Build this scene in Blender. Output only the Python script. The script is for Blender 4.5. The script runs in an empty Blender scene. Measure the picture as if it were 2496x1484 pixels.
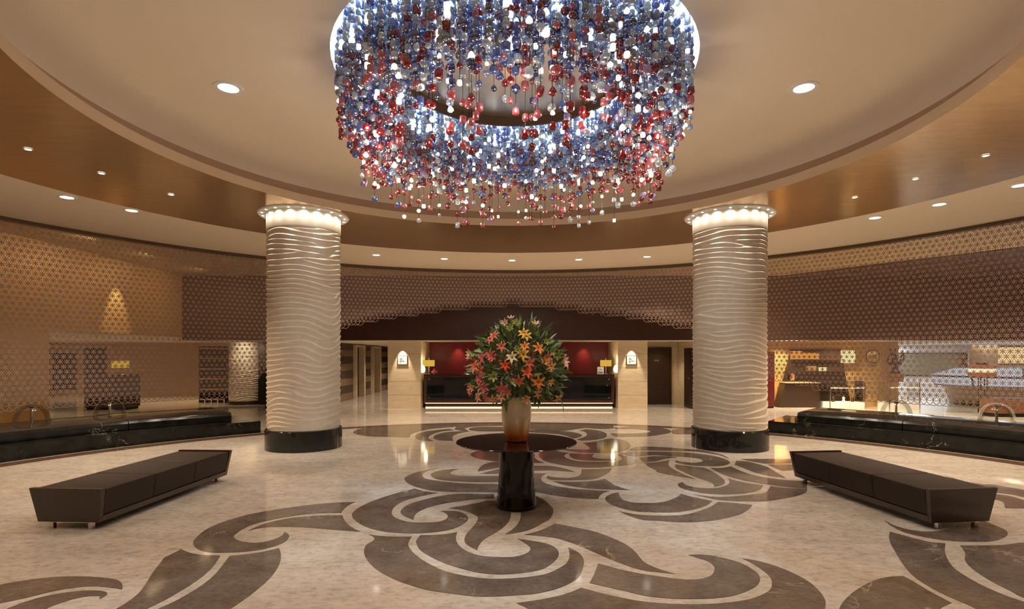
import bpy, math, random
import numpy as np
from mathutils import Vector, Matrix

R = math.radians
rnd = random.Random(7)
SC = bpy.context.scene
COL = SC.collection

# ------------------------------------------------------------------ camera
cam_d = bpy.data.cameras.new('camera')
cam_d.sensor_width = 36.0
cam_d.lens = 1340 / 2496 * 36
cam_d.shift_y = 128 / 2496
cam_d.clip_end = 200
cam = bpy.data.objects.new('camera', cam_d)
COL.objects.link(cam)
cam.location = (0, 0, 1.7)
cam.rotation_euler = (R(90), 0, 0)
SC.camera = cam

# ------------------------------------------------------------------ world, exposure, sampling limits
W = bpy.data.worlds.new('night')
SC.world = W
W.use_nodes = True
W.node_tree.nodes['Background'].inputs[0].default_value = (0.01, 0.009, 0.008, 1)
vs = SC.view_settings
vs.view_transform = 'Standard'
vs.look = 'None'
vs.gamma = 1
vs.use_curve_mapping = False
vs.exposure = 0.46
cy = SC.cycles
cy.max_bounces = 7
cy.diffuse_bounces = 3
cy.glossy_bounces = 3
cy.transmission_bounces = 4
cy.transparent_max_bounces = 14
cy.caustics_reflective = False
cy.caustics_refractive = False
cy.sample_clamp_indirect = 4
cy.use_light_tree = True
cy.use_adaptive_sampling = True
cy.adaptive_threshold = 0.03
cy.use_denoising = True

WARM = (1.0, 0.76, 0.53)
COOL = (0.78, 0.9, 1.0)
H, ZC = 1.7, 4.36            # eye height, lower ceiling
CX, CY = 0.03, 6.4           # centre of the rotunda
P_DOWN, P_BIG, P_SMALL, P_CAP, P_CHAND, P_FILL = 320, 120, 60, 6, 175, 8.5

# ------------------------------------------------------------------ helpers
class MB:
    def __init__(s): s.v = []; s.f = []
    def add(s, v, f):
        o = len(s.v); s.v += [tuple(p) for p in v]; s.f += [tuple(i + o for i in q) for q in f]; return s
    def box(s, x0, x1, y0, y1, z0, z1):
        return s.add([(x0,y0,z0),(x1,y0,z0),(x1,y1,z0),(x0,y1,z0),(x0,y0,z1),(x1,y0,z1),(x1,y1,z1),(x0,y1,z1)],
                     [(0,3,2,1),(4,5,6,7),(0,1,5,4),(1,2,6,5),(2,3,7,6),(3,0,4,7)])
    def prism(s, poly, z0, z1):
        n = len(poly)
        a = sum(poly[i][0]*poly[(i+1)%n][1]-poly[(i+1)%n][0]*poly[i][1] for i in range(n))
        if a < 0: poly = poly[::-1]
        v = [(p[0],p[1],z0) for p in poly] + [(p[0],p[1],z1) for p in poly]
        f = [tuple(range(n))[::-1], tuple(range(n, 2*n))] + [(i,(i+1)%n,n+(i+1)%n,n+i) for i in range(n)]
        return s.add(v, f)
    def lathe(s, prof, cx=0, cy=0, n=48, closed=False, a0=0, a1=360):
        full = abs(a1-a0) >= 359.9
        m = n if full else n+1
        v = []
        for k in range(m):
            a = R(a0 + (a1-a0)*k/n)
            for r, z in prof: v.append((cx + r*math.cos(a), cy + r*math.sin(a), z))
        L = len(prof); f = []
        for k in range(n):
            k2 = (k+1) % m
            for i in range(L if closed else L-1):
                j = (i+1) % L
                f.append((k*L+i, k2*L+i, k2*L+j, k*L+j))
        if closed and not full:
            f.append(tuple(range(L))); f.append(tuple(range((m-1)*L, m*L))[::-1])
        return s.add(v, f)
    def cyl(s, x, y, z0, z1, r, n=20, r2=None):
        r2 = r if r2 is None else r2
        v = [(x+r*math.cos(2*math.pi*k/n), y+r*math.sin(2*math.pi*k/n), z0) for k in range(n)]
        v += [(x+r2*math.cos(2*math.pi*k/n), y+r2*math.sin(2*math.pi*k/n), z1) for k in range(n)]
        return s.add(v, [tuple(range(n))[::-1], tuple(range(n,2*n))] + [(k,(k+1)%n,n+(k+1)%n,n+k) for k in range(n)])
    def cyly(s, x, z, y0, y1, r, n=16):
        v = [(x+r*math.cos(2*math.pi*k/n), y0, z+r*math.sin(2*math.pi*k/n)) for k in range(n)]
        v += [(x+r*math.cos(2*math.pi*k/n), y1, z+r*math.sin(2*math.pi*k/n)) for k in range(n)]
        return s.add(v, [tuple(range(n)), tuple(range(n,2*n))[::-1]] + [(k,n+k,n+(k+1)%n,(k+1)%n) for k in range(n)])
    def tube(s, pts, r, n=6):
        pts = [Vector(p) for p in pts]; o = []
        for i, p in enumerate(pts):
            t = (pts[min(i+1,len(pts)-1)] - pts[max(i-1,0)]).normalized()
            u = t.cross(Vector((0,0,1)) if abs(t.z) < .9 else Vector((1,0,0))).normalized(); w = t.cross(u)
            rr = r[i] if isinstance(r,(list,tuple)) else r
            o += [tuple(p + u*rr*math.cos(2*math.pi*k/n) + w*rr*math.sin(2*math.pi*k/n)) for k in range(n)]
        f = [(i*n+k, i*n+(k+1)%n, (i+1)*n+(k+1)%n, (i+1)*n+k) for i in range(len(pts)-1) for k in range(n)]
        f += [tuple(range(n))[::-1], tuple(range((len(pts)-1)*n, len(pts)*n))]
        return s.add(o, f)
    def build(s, name, m, parent=None, smooth=False, loc=None, bevel=0):
        me = bpy.data.meshes.new(name)
        me.from_pydata(s.v, [], s.f)
        return finish(name, me, m, parent, smooth, loc, bevel)

def finish(name, me, m, parent=None, smooth=False, loc=None, bevel=0):
    for x in (m if isinstance(m, (list, tuple)) else [m]): me.materials.append(x)
    me.validate(); me.update()
    if smooth:
        me.shade_smooth()
        if smooth is not True: me.set_sharp_from_angle(angle=R(smooth))
    o = bpy.data.objects.new(name, me); COL.objects.link(o)
    if parent: o.parent = parent
    if loc: o.location = loc
    if bevel:
        b = o.modifiers.new('edge', 'BEVEL'); b.width = bevel; b.segments = 2; b.limit_method = 'ANGLE'
    return o

def np_mesh(name, V, Q):
    me = bpy.data.meshes.new(name)
    V = np.asarray(V, 'f4'); Q = np.asarray(Q, 'i4'); k = Q.shape[1]
    me.vertices.add(len(V)); me.vertices.foreach_set('co', V.ravel())
    me.loops.add(Q.size); me.loops.foreach_set('vertex_index', Q.ravel())
    me.polygons.add(len(Q)); me.polygons.foreach_set('loop_start', np.arange(0, Q.size, k, dtype='i4'))
    me.update(calc_edges=True)
    return me

def thing(name, label, cat, loc=(0,0,0), rz=0, group=None):
    o = bpy.data.objects.new(name, None); COL.objects.link(o)
    o.empty_display_size = .1
    o.location = loc; o.rotation_euler = (0,0,rz)
    return tag(o, label, cat, group)
def tag(o, label, cat, group=None):
    o['label'] = label; o['category'] = cat; o['kind'] = 'thing'
    if group: o['group'] = group
    return o
def struct(o): o['kind'] = 'structure'; return o
def stuff(o): o['kind'] = 'stuff'; return o
def root(name):
    o = bpy.data.objects.new(name, None); COL.objects.link(o); o['kind'] = 'structure'; return o
def dup(t, loc, rz, label):
    c = t.copy(); COL.objects.link(c); c.location = loc; c.rotation_euler = (0,0,rz); c['label'] = label
    for ch in t.children:
        d = ch.copy(); COL.objects.link(d); d.parent = c
        for g in ch.children:
            e = g.copy(); COL.objects.link(e); e.parent = d
    return c

def lamp(name, kind, loc, energy, color=WARM, parent=None, aim=None, **k):
    l = bpy.data.lights.new(name, kind); l.energy = energy; l.color = color
    for a, b in k.items(): setattr(l, a, b)
    o = bpy.data.objects.new(name, l); COL.objects.link(o); o.location = loc
    if aim is not None:
        o.rotation_euler = (Vector(aim) - Vector(loc)).to_track_quat('-Z', 'Y').to_euler()
    if parent: o.parent = parent
    return o

# ------------------------------------------------------------------ materials
def mat(name, col, rough=.5, metal=0, spec=.5, coat=0, emit=None, es=0, tr=0):
    m = bpy.data.materials.new(name); m.use_nodes = True
    b = m.node_tree.nodes['Principled BSDF']; i = b.inputs
    i['Base Color'].default_value = (*col, 1); i['Roughness'].default_value = rough
    i['Metallic'].default_value = metal; i['Specular IOR Level'].default_value = spec
    i['Coat Weight'].default_value = coat; i['Coat Roughness'].default_value = .06
    i['Transmission Weight'].default_value = tr
    if emit: i['Emission Color'].default_value = (*emit, 1); i['Emission Strength'].default_value = es
    return m
def nodes(m): return m.node_tree.nodes, m.node_tree.links, m.node_tree.nodes['Principled BSDF']
def ramp(n, stops):
    r = n.new('ShaderNodeValToRGB'); e = r.color_ramp.elements
    while len(e) > len(stops): e.remove(e[-1])
    while len(e) < len(stops): e.new(1)
    for k, (p, c) in enumerate(stops): e[k].position = p; e[k].color = (*c, 1)
    return r
def noise(n, l, scale, detail=6, rough=.6, stretch=None, dist=0):
    t = n.new('ShaderNodeTexCoord'); x = n.new('ShaderNodeTexNoise')
    x.inputs['Scale'].default_value = scale; x.inputs['Detail'].default_value = detail
    x.inputs['Roughness'].default_value = rough; x.inputs['Distortion'].default_value = dist
    if stretch:
        mp = n.new('ShaderNodeMapping'); mp.inputs['Scale'].default_value = stretch
        l.new(t.outputs['Object'], mp.inputs[0]); l.new(mp.outputs[0], x.inputs['Vector'])
    else: l.new(t.outputs['Object'], x.inputs['Vector'])
    return x
def noisy(name, stops, scale, rough=.5, metal=0, spec=.5, detail=6, stretch=None, bump=0, dist=0, nr=.6, coat=0):
    m = mat(name, (1,1,1), rough, metal, spec, coat); n, l, b = nodes(m)
    x = noise(n, l, scale, detail, nr, stretch, dist); r = ramp(n, stops)
    l.new(x.outputs['Fac'], r.inputs[0]); l.new(r.outputs[0], b.inputs['Base Color'])
    if bump:
        bp = n.new('ShaderNodeBump'); bp.inputs['Strength'].default_value = bump; bp.inputs['Distance'].default_value = .01
        l.new(x.outputs['Fac'], bp.inputs['Height']); l.new(bp.outputs[0], b.inputs['Normal'])
    return m
def veined(name, stops, scale, vein, vscale, width, rough=.1, amount=1.0, mask=(.5,.62), spec=.5):
    """stone with thin branching veins (flat colour on polished stone)"""
    m = noisy(name, stops, scale, rough, spec=spec); n, l, b = nodes(m)
    base = b.inputs['Base Color'].links[0].from_socket
    v = noise(n, l, vscale, 5, .55, None, .8)
    s = n.new('ShaderNodeMath'); s.operation = 'SUBTRACT'; s.inputs[1].default_value = .5; l.new(v.outputs['Fac'], s.inputs[0])
    a = n.new('ShaderNodeMath'); a.operation = 'ABSOLUTE'; l.new(s.outputs[0], a.inputs[0])
    r1 = ramp(n, [(0,(1,1,1)),(width,(0,0,0))]); l.new(a.outputs[0], r1.inputs[0])
    k = noise(n, l, vscale*.9, 2, .5); r2 = ramp(n, [(mask[0],(0,0,0)),(mask[1],(amount,)*3)]); l.new(k.outputs['Fac'], r2.inputs[0])
    mu = n.new('ShaderNodeMath'); mu.operation = 'MULTIPLY'; l.new(r1.outputs[0], mu.inputs[0]); l.new(r2.outputs[0], mu.inputs[1])
    mx = n.new('ShaderNodeMix'); mx.data_type = 'RGBA'; mx.inputs['B'].default_value = (*vein, 1)
    l.new(mu.outputs[0], mx.inputs['Factor']); l.new(base, mx.inputs['A']); l.new(mx.outputs['Result'], b.inputs['Base Color'])
    return m
def clear(name, tint=(1,1,1), ior=1.45, rough=.01, k=1.0, gloss=1.0):
    """thin clear sheet: transparent with a fresnel reflection"""
    m = bpy.data.materials.new(name); m.use_nodes = True; n, l = m.node_tree.nodes, m.node_tree.links
    n.remove(n['Principled BSDF']); o = n['Material Output']
    t = n.new('ShaderNodeBsdfTransparent'); t.inputs[0].default_value = (*tint, 1)
    g = n.new('ShaderNodeBsdfGlossy'); g.inputs['Roughness'].default_value = rough; g.inputs[0].default_value = (gloss,gloss,gloss,1)
    f = n.new('ShaderNodeFresnel'); f.inputs[0].default_value = ior
    mu = n.new('ShaderNodeMath'); mu.operation = 'MULTIPLY'; mu.inputs[1].default_value = k; l.new(f.outputs[0], mu.inputs[0])
    x = n.new('ShaderNodeMixShader'); l.new(mu.outputs[0], x.inputs[0]); l.new(t.outputs[0], x.inputs[1]); l.new(g.outputs[0], x.inputs[2])
    l.new(x.outputs[0], o.inputs['Surface']); return m
def glow(name, col, s):
    m = bpy.data.materials.new(name); m.use_nodes = True; n, l = m.node_tree.nodes, m.node_tree.links
    n.remove(n['Principled BSDF']); e = n.new('ShaderNodeEmission'); e.inputs[0].default_value = (*col,1); e.inputs[1].default_value = s
    l.new(e.outputs[0], n['Material Output'].inputs['Surface']); return m
def bead_mat(name, col, gl=.3, rough=.06):
    m = bpy.data.materials.new(name); m.use_nodes = True; n, l = m.node_tree.nodes, m.node_tree.links
    n.remove(n['Principled BSDF'])
    d = n.new('ShaderNodeBsdfDiffuse'); d.inputs[0].default_value = (*col,1)
    t = n.new('ShaderNodeBsdfTranslucent'); t.inputs[0].default_value = (*col,1)
    g = n.new('ShaderNodeBsdfGlossy'); g.inputs[0].default_value = (1,1,1,1); g.inputs['Roughness'].default_value = rough
    a = n.new('ShaderNodeMixShader'); a.inputs[0].default_value = .72; l.new(d.outputs[0], a.inputs[1]); l.new(t.outputs[0], a.inputs[2])
    b = n.new('ShaderNodeMixShader'); b.inputs[0].default_value = gl; l.new(a.outputs[0], b.inputs[1]); l.new(g.outputs[0], b.inputs[2])
    l.new(b.outputs[0], n['Material Output'].inputs['Surface']); return m

M = {}
def speckled(name, stops, scale, fine, lo, hi, rough, vein=None):
    m = veined(name, stops, scale, vein, 1.3, .012, rough, .9, (.55,.7)) if vein else noisy(name, stops, scale, rough, detail=15, nr=.8, stretch=(.6,1,1))
    n, l, b = nodes(m); base = b.inputs['Base Color'].links[0].from_socket
    x = noise(n, l, fine, 8, .75, (.7,1.2,1)); r = ramp(n, [(.34,(lo,lo*.97,lo*.94)),(.5,(1,1,1)),(.68,(hi,hi,hi))]); l.new(x.outputs['Fac'], r.inputs[0])
    k = n.new('ShaderNodeMix'); k.data_type = 'RGBA'; k.blend_type = 'MULTIPLY'; k.inputs['Factor'].default_value = 1
    l.new(base, k.inputs['A']); l.new(r.outputs[0], k.inputs['B']); l.new(k.outputs['Result'], b.inputs['Base Color']); return m
M['floor'] = speckled('beige_marble', [(.30,(.38,.33,.28)),(.43,(.54,.485,.425)),(.55,(.63,.57,.51)),(.72,(.73,.665,.60))], 3.2, 15, .68, 1.10, .07)
M['inlay'] = speckled('brown_marble', [(.3,(.115,.09,.075)),(.7,(.20,.162,.138))], 3.5, 26, .72, 1.25, .085, (.55,.46,.38))
M['border'] = noisy('brown_border_marble', [(.3,(.10,.06,.04)),(.7,(.16,.1,.07))], 6, .1)
M['black'] = veined('black_marble', [(.3,(.006,.007,.006)),(.7,(.02,.022,.02))], 4, (.42,.42,.38), 2.4, .006, .09, .9, (.57,.66), .3)
M['black2'] = noisy('black_drum_marble', [(.3,(.005,.006,.005)),(.7,(.016,.017,.015))], 5, .08)
M['cream'] = mat('cream_paint', (.82,.72,.60), .6, spec=.3)
M['cream2'] = mat('pale_ring_paint', (.86,.75,.61), .6, spec=.3)
M['gold'] = noisy('gold_leaf_ceiling', [(.3,(.52,.335,.165)),(.7,(.62,.41,.21))], 5, .17, .68, detail=8, stretch=(.5,2,1))
M['goldwall'] = noisy('gold_wall', [(.3,(.46,.27,.10)),(.7,(.58,.36,.15))], 14, .45, .2, detail=8)
M['soffit'] = noisy('champagne_soffit', [(.3,(.56,.42,.24)),(.7,(.66,.5,.3))], 10, .45, .2)
M['maroon'] = noisy('maroon_panel', [(.3,(.034,.013,.010)),(.7,(.055,.020,.015))], 3, .35, stretch=(1,1,6))
M['red'] = mat('red_lacquer', (.22,.012,.015), .38)
M['stone'] = noisy('cream_stone', [(.3,(.60,.49,.33)),(.7,(.72,.60,.43))], 3, .35, stretch=(1,1,4), dist=.6)
M['plaster'] = noisy('carved_plaster', [(.3,(.60,.525,.43)),(.7,(.67,.59,.485))], 9, .42, spec=.25)
M['capital'] = mat('capital_plaster', (.82,.77,.68), .35)
M['white'] = mat('white_paint', (.8,.8,.8), .5)
M['wood'] = noisy('dark_walnut', [(.3,(.024,.012,.007)),(.7,(.044,.022,.012))], 6, .3, stretch=(1,8,8), coat=.15)
M['redwood'] = noisy('rosewood', [(.3,(.06,.015,.010)),(.7,(.11,.03,.02))], 6, .25, stretch=(8,1,1), coat=.3)
M['leather'] = noisy('brown_leather', [(.3,(.022,.014,.010)),(.7,(.030,.019,.013))], 60, .5, spec=.22, bump=.1)
M['lacquer'] = mat('black_lacquer', (.010,.006,.005), .07, spec=.35, coat=.15)
M['chrome'] = mat('chrome', (.7,.68,.66), .12, 1)
M['bronze'] = mat('bronze', (.2,.12,.06), .3, .9)
M['darkmetal'] = mat('dark_metal', (.02,.018,.016), .35, .6)
M['blackglass'] = mat('black_glass', (.006,.007,.008), .03)
M['pane'] = clear('clear_glass', (.99,.985,.97), 1.25, k=.45, gloss=.5)
M['dome'] = clear('bell_glass', (.97,.965,.95), 1.4, .12, k=.5)
M['frit'] = mat('lattice_print', (.37,.265,.225), .4, .3)
M['lens'] = glow('lit_lens', (1,.93,.8), 5)
M['lens2'] = glow('lit_lens_small', (1,.92,.78), 7)
M['led'] = glow('warm_led', (1,.8,.45), 1.6)
M['shade'] = glow('lit_shade', (1,.58,.07), .5)
M['plate'] = noisy('brushed_disc', [(.3,(.56,.47,.37)),(.7,(.64,.55,.45))], 3, .3, .9)
M['lip'] = mat('bronze_lip', (.12,.075,.045), .4, .5)
M['fascia'] = mat('fascia_shaded_paint', (.62,.47,.34), .6, spec=.3)  # shade on the fascia put into its colour, darker than the disc
M['fascia2'] = mat('fascia_shadow_paint', (.44,.30,.21), .6, spec=.3)  # deeper shade of the set-back band put into the colour
INLAYS = [
 [(-1.831,6.442,1),(-2.05,6.416),(-2.316,6.314),(-2.615,6.133),(-2.842,5.921),(-2.969,5.679),(-3.012,5.442),(-2.974,5.189),(-2.915,5.024),(-2.822,4.903),(-2.721,4.824),(-2.585,4.776),(-2.458,4.778),(-2.339,4.797),(-2.216,4.849),(-2.125,4.946),(-2.088,5.059),(-2.11,5.213,1),(-2.158,5.287),(-2.213,5.343,1),(-2.191,5.213),(-2.221,5.117),(-2.284,5.047),(-2.35,5.024),(-2.453,5.047),(-2.552,5.105),(-2.637,5.213),(-2.651,5.287),(-2.654,5.442),(-2.616,5.593),(-2.497,5.752),(-2.332,5.889),(-2.135,5.968),(-1.859,5.991,1),(-1.875,6.133),(-1.87,6.307)],
 [(-1.821,5.899,1),(-1.929,5.899),(-2.103,5.88),(-2.301,5.812),(-2.465,5.679),(-2.55,5.524),(-2.578,5.371,1),(-2.521,5.442),(-2.426,5.491),(-2.22,5.502),(-1.998,5.469),(-1.726,5.403),(-1.471,5.346,1),(-1.588,5.469),(-1.714,5.664)],
 [(-2.927,4.86,1),(-2.804,4.776),(-2.687,4.726),(-2.575,4.706),(-2.494,4.7,1),(-2.433,4.496),(-2.399,4.288),(-2.396,4.114),(-2.411,3.953),(-2.428,3.837),(-2.493,3.639),(-2.59,3.478,1),(-2.72,3.478,1),(-2.668,3.716),(-2.667,3.835),(-2.682,3.941),(-2.732,4.09),(-2.843,4.364),(-2.918,4.584),(-2.941,4.647),(-2.929,4.766)],
 [(-2.412,4.696,1),(-2.335,4.716),(-2.215,4.766),(-2.133,4.828),(-2.073,4.888,1),(-1.986,4.726),(-1.92,4.551),(-1.878,4.373),(-1.857,4.176),(-1.862,3.981),(-1.879,3.83),(-1.9,3.71),(-1.993,3.478,1),(-2.46,3.478,1),(-2.371,3.747),(-2.344,3.824),(-2.32,3.953),(-2.308,4.114),(-2.32,4.288),(-2.364,4.496)],
 [(-3.901,3.996,1),(-3.817,4.098),(-3.725,4.168),(-3.612,4.22),(-3.502,4.246),(-3.376,4.256),(-3.235,4.246),(-3.079,4.216),(-2.986,4.174),(-2.904,4.098),(-2.849,4.017,1),(-2.928,4.043),(-3.078,4.074),(-3.175,4.068),(-3.253,4.037),(-3.335,3.984),(-3.41,3.898),(-3.477,3.837),(-3.531,3.791),(-3.575,3.662,1)],
 [(-3.395,3.532,1),(-3.405,3.716),(-3.371,3.826),(-3.302,3.915),(-3.201,3.972),(-3.097,3.999),(-2.992,3.993),(-2.918,3.961),(-2.893,3.92),(-2.894,3.856,1),(-2.929,3.909,1),(-3.001,3.907),(-3.07,3.87),(-3.114,3.805),(-3.143,3.71),(-3.083,3.478,1)],
 [(-1.252,7.093,1),(-1.434,6.867),(-1.601,6.574),(-1.695,6.341),(-1.734,6.125),(-1.725,5.923),(-1.659,5.764),(-1.537,5.585),(-1.395,5.444),(-1.236,5.349),(-1.066,5.304),(-0.897,5.296),(-0.736,5.336),(-0.601,5.416),(-0.504,5.57),(-0.458,5.764),(-0.498,5.923),(-0.595,6.049),(-0.788,6.066,1),(-0.719,5.972),(-0.683,5.858),(-0.7,5.733),(-0.78,5.658),(-0.911,5.637),(-1.048,5.658),(-1.161,5.733),(-1.261,5.858),(-1.31,5.989),(-1.333,6.195),(-1.3,6.417),(-1.194,6.614),(-1.042,6.78),(-0.919,6.867,1),(-1.127,6.978)],
 [(-0.223,6.802,1),(-0.51,6.823),(-0.671,6.823),(-0.873,6.717),(-1.055,6.534),(-1.178,6.36),(-1.228,6.16),(-1.213,5.989),(-1.153,5.874),(-1.026,5.733,1),(-1.041,5.923),(-1.016,6.056),(-0.928,6.231),(-0.779,6.379),(-0.588,6.494),(-0.336,6.594),(-0.217,6.594,1)],
 [(-0.295,6.494,1),(-0.474,6.341),(-0.705,6.178,1),(-0.572,6.107),(-0.452,5.989),(-0.367,5.842),(-0.362,5.688),(-0.389,5.499),(-0.43,5.309),(-0.444,5.132),(-0.422,5.013),(-0.358,4.899),(-0.304,4.837,1),(-0.299,4.944),(-0.261,5.12),(-0.162,5.309),(-0.081,5.499),(-0.025,5.733),(-0.012,5.989),(-0.032,6.195),(-0.094,6.379),(-0.177,6.475)],
 [(0.096,6.267,1),(0.095,5.923),(0.078,5.703),(0.023,5.471),(-0.061,5.27,1),(0.065,5.323),(0.194,5.43),(0.307,5.608),(0.393,5.76),(0.444,5.971),(0.458,6.157),(0.447,6.233),(0.413,6.402),(0.362,6.58),(0.297,6.72,1)],
 [(0.114,5.258,1),(0.251,5.357),(0.325,5.443),(0.437,5.604,1),(0.554,5.53),(0.74,5.401),(0.854,5.287),(0.979,5.093),(1.042,4.948),(1.076,4.777),(1.094,4.557),(1.133,4.469),(1.213,4.363),(1.277,4.306,1),(1.179,4.336),(1.079,4.363),(0.986,4.426),(0.898,4.527),(0.785,4.68),(0.666,4.861),(0.535,5.038),(0.391,5.169),(0.203,5.237),(0.147,5.247)],
 [(-1.376,5.27,1),(-1.255,5.219),(-1.086,5.199),(-0.947,5.202,1),(-0.941,4.99),(-0.887,4.833),(-0.78,4.645),(-0.653,4.481),(-0.51,4.345),(-0.366,4.268),(-0.215,4.218),(-0.082,4.209),(0.051,4.226),(0.165,4.259),(0.273,4.309),(0.371,4.412),(0.441,4.513),(0.481,4.633),(0.497,4.761),(0.502,4.895,1),(0.554,4.827),(0.59,4.728),(0.6,4.587),(0.575,4.44),(0.53,4.289),(0.469,4.173),(0.383,4.075),(0.278,3.998),(0.153,3.941),(0.017,3.918),(-0.107,3.901),(-0.261,3.904),(-0.419,3.947),(-0.583,3.998),(-0.759,4.097),(-0.94,4.243),(-1.097,4.417),(-1.234,4.645),(-1.295,4.811),(-1.316,4.967),(-1.282,5.096),(-1.296,5.169)],
 [(-0.872,5.245,1),(-0.885,5.084),(-0.865,4.99),(-0.815,4.855),(-0.698,4.686),(-0.553,4.528),(-0.399,4.408),(-0.255,4.328),(-0.117,4.298),(0.018,4.31),(0.169,4.358),(0.252,4.412),(0.338,4.542),(0.394,4.68),(0.405,4.777),(0.388,4.895),(0.334,4.983),(0.258,5.047),(0.197,5.074),(0.127,5.108),(0.054,5.137,1),(0.109,5.036),(0.157,4.921),(0.158,4.833),(0.118,4.748),(0.02,4.675),(-0.128,4.669),(-0.277,4.706),(-0.397,4.811),(-0.481,4.967),(-0.523,5.132),(-0.529,5.336,1),(-0.643,5.27),(-0.764,5.245)],
 [(0.711,4.52,1),(0.672,4.398),(0.622,4.237),(0.582,4.135,1),(0.66,4.087),(0.795,4.01),(0.923,3.925),(1.055,3.881),(1.193,3.864),(1.274,3.862),(1.407,3.87),(1.551,3.906),(1.688,3.98),(1.814,4.082),(1.884,4.177),(1.924,4.29),(1.923,4.395),(1.882,4.537),(1.783,4.645),(1.682,4.715),(1.513,4.72,1),(1.567,4.654),(1.631,4.57),(1.638,4.457),(1.604,4.364),(1.549,4.276),(1.458,4.212),(1.355,4.194),(1.248,4.212),(1.156,4.25),(1.013,4.309),(0.871,4.391),(0.777,4.469)],
 [(0.031,3.794,1),(0.149,3.832),(0.269,3.878),(0.396,3.949),(0.509,4.045,1),(0.639,3.958),(0.77,3.881),(0.899,3.822),(1.076,3.785),(1.145,3.78),(1.297,3.777),(1.456,3.794),(1.629,3.84),(1.764,3.912),(1.888,4.018),(1.948,4.122),(1.989,4.233),(1.998,4.364),(1.978,4.521),(1.942,4.637,1),(2.038,4.586),(2.138,4.473),(2.21,4.32),(2.242,4.163),(2.23,3.992),(2.19,3.846),(2.112,3.71),(1.926,3.478,1),(0.343,3.478,1)],
 [(2.208,3.71),(2.292,3.807),(2.443,3.952),(2.607,4.081),(2.774,4.191),(2.916,4.248),(3.034,4.263,1),(3.038,4.177),(3.03,4.015),(3.032,3.878),(3.037,3.798,1),(2.967,3.761),(2.885,3.71),(2.575,3.478,1),(2.017,3.478,1)],
 [(3.676,5.344,1),(3.57,5.206),(3.465,5.037),(3.338,4.786),(3.206,4.509),(3.117,4.277),(3.089,4.108),(3.09,3.952),(3.109,3.842),(3.133,3.71),(3.094,3.478,1),(3.509,3.478,1),(3.62,3.587,1),(3.551,3.813),(3.515,3.915),(3.497,4.081),(3.519,4.277),(3.56,4.429),(3.675,4.644),(3.812,4.842),(3.949,5.007,1),(3.844,5.048),(3.775,5.141),(3.719,5.261)],
 [(3.88,5.732,1),(3.859,5.566),(3.886,5.444),(3.974,5.362),(4.12,5.362),(4.29,5.421),(4.542,5.566),(4.889,5.737),(4.872,5.553),(4.835,5.386),(4.753,5.272),(4.581,5.141),(4.412,5.068),(4.262,5.054),(4.101,5.068),(3.969,5.12),(3.866,5.217),(3.803,5.328),(3.809,5.504)],
 [(4.038,4.957,1),(3.93,4.768),(3.796,4.609),(3.72,4.477),(3.661,4.307),(3.628,4.135),(3.621,4.003),(3.612,3.878),(3.768,3.734,1),(5.153,5.108,1),(4.651,5.027),(4.426,4.967),(4.211,4.953)],
 [(6.21,7.91,1),(6.23,7.374),(6.413,7.304),(6.467,7.185),(6.539,7.021),(6.53,6.472,1),(6.212,6.157,1),(6.212,6.67),(6.161,6.803),(6.078,6.879),(6.013,6.981),(6.098,7.348,1)],
 [(5.912,6.864,1),(6.01,6.803),(6.08,6.714),(6.08,6.528),(6.162,6.107,1),(6.113,6.059,1),(5.75,6.174),(5.626,6.174),(5.552,6.187,1),(5.632,6.288),(5.69,6.353),(5.767,6.487),(5.756,6.556),(5.714,6.613,1)],
 [(-1.11,8.384,1),(-1.23,8.311),(-1.365,8.168),(-1.469,7.939),(-1.508,7.724),(-1.483,7.6),(-1.38,7.364),(-1.242,7.178),(-1.044,7.001),(-0.827,6.933),(-0.659,6.916),(-0.216,6.906),(0.01,6.882,1),(0.011,7.325,1),(-0.213,7.356),(-0.438,7.364),(-0.706,7.402),(-0.939,7.5),(-1.085,7.58),(-1.21,7.682),(-1.286,7.895),(-1.289,8.121),(-1.226,8.287)],
 [(-1.175,7.939),(-1.143,8.121),(-1.008,8.287),(-0.806,8.345,1),(-0.881,8.215),(-0.905,8.075),(-0.852,7.939),(-0.75,7.865),(-0.561,7.852),(-0.223,7.865),(0.012,7.855,1),(0.011,7.493,1),(-0.212,7.472),(-0.444,7.46),(-0.715,7.5),(-0.901,7.559),(-1.051,7.661)],
 [(0.192,8.052,1),(0.307,8.038),(0.508,8.02,1),(0.442,7.873),(0.407,7.682),(0.42,7.48),(0.523,7.288),(0.765,7.106),(1.007,7.018),(1.242,6.973,1),(1.13,6.849),(1.066,6.704),(1.035,6.58,1),(0.867,6.595),(0.715,6.641),(0.485,6.768),(0.289,6.916),(0.083,6.967,1)],
 [(-0.51,8.168,1),(-0.5,8.409),(-0.435,8.719),(-0.316,8.882),(-0.103,8.871,1),(-0.099,8.561,1),(-0.209,8.434),(-0.345,8.311)],
 [(-0.726,9.602),(-0.697,9.767),(-0.593,9.972),(-0.116,10.008,1),(-0.05,8.91,1),(-0.21,8.91),(-0.375,9.023),(-0.545,9.168),(-0.67,9.38)],
 [(0.161,9.634,1),(0.323,9.654),(0.381,9.667),(0.386,9.228),(0.45,8.966),(0.517,8.827,1),(0.305,8.816),(0.147,8.827,1)],
 [(-0.461,7.993,1),(-0.339,8.168),(-0.098,8.459,1),(-0.093,7.984,1)],
 [(0.143,8.587,1),(0.318,8.587),(0.614,8.561),(0.756,8.434),(0.869,8.262),(0.927,8.121,1),(0.734,8.191),(0.542,8.239),(0.309,8.215),(0.137,8.191,1)],
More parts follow.
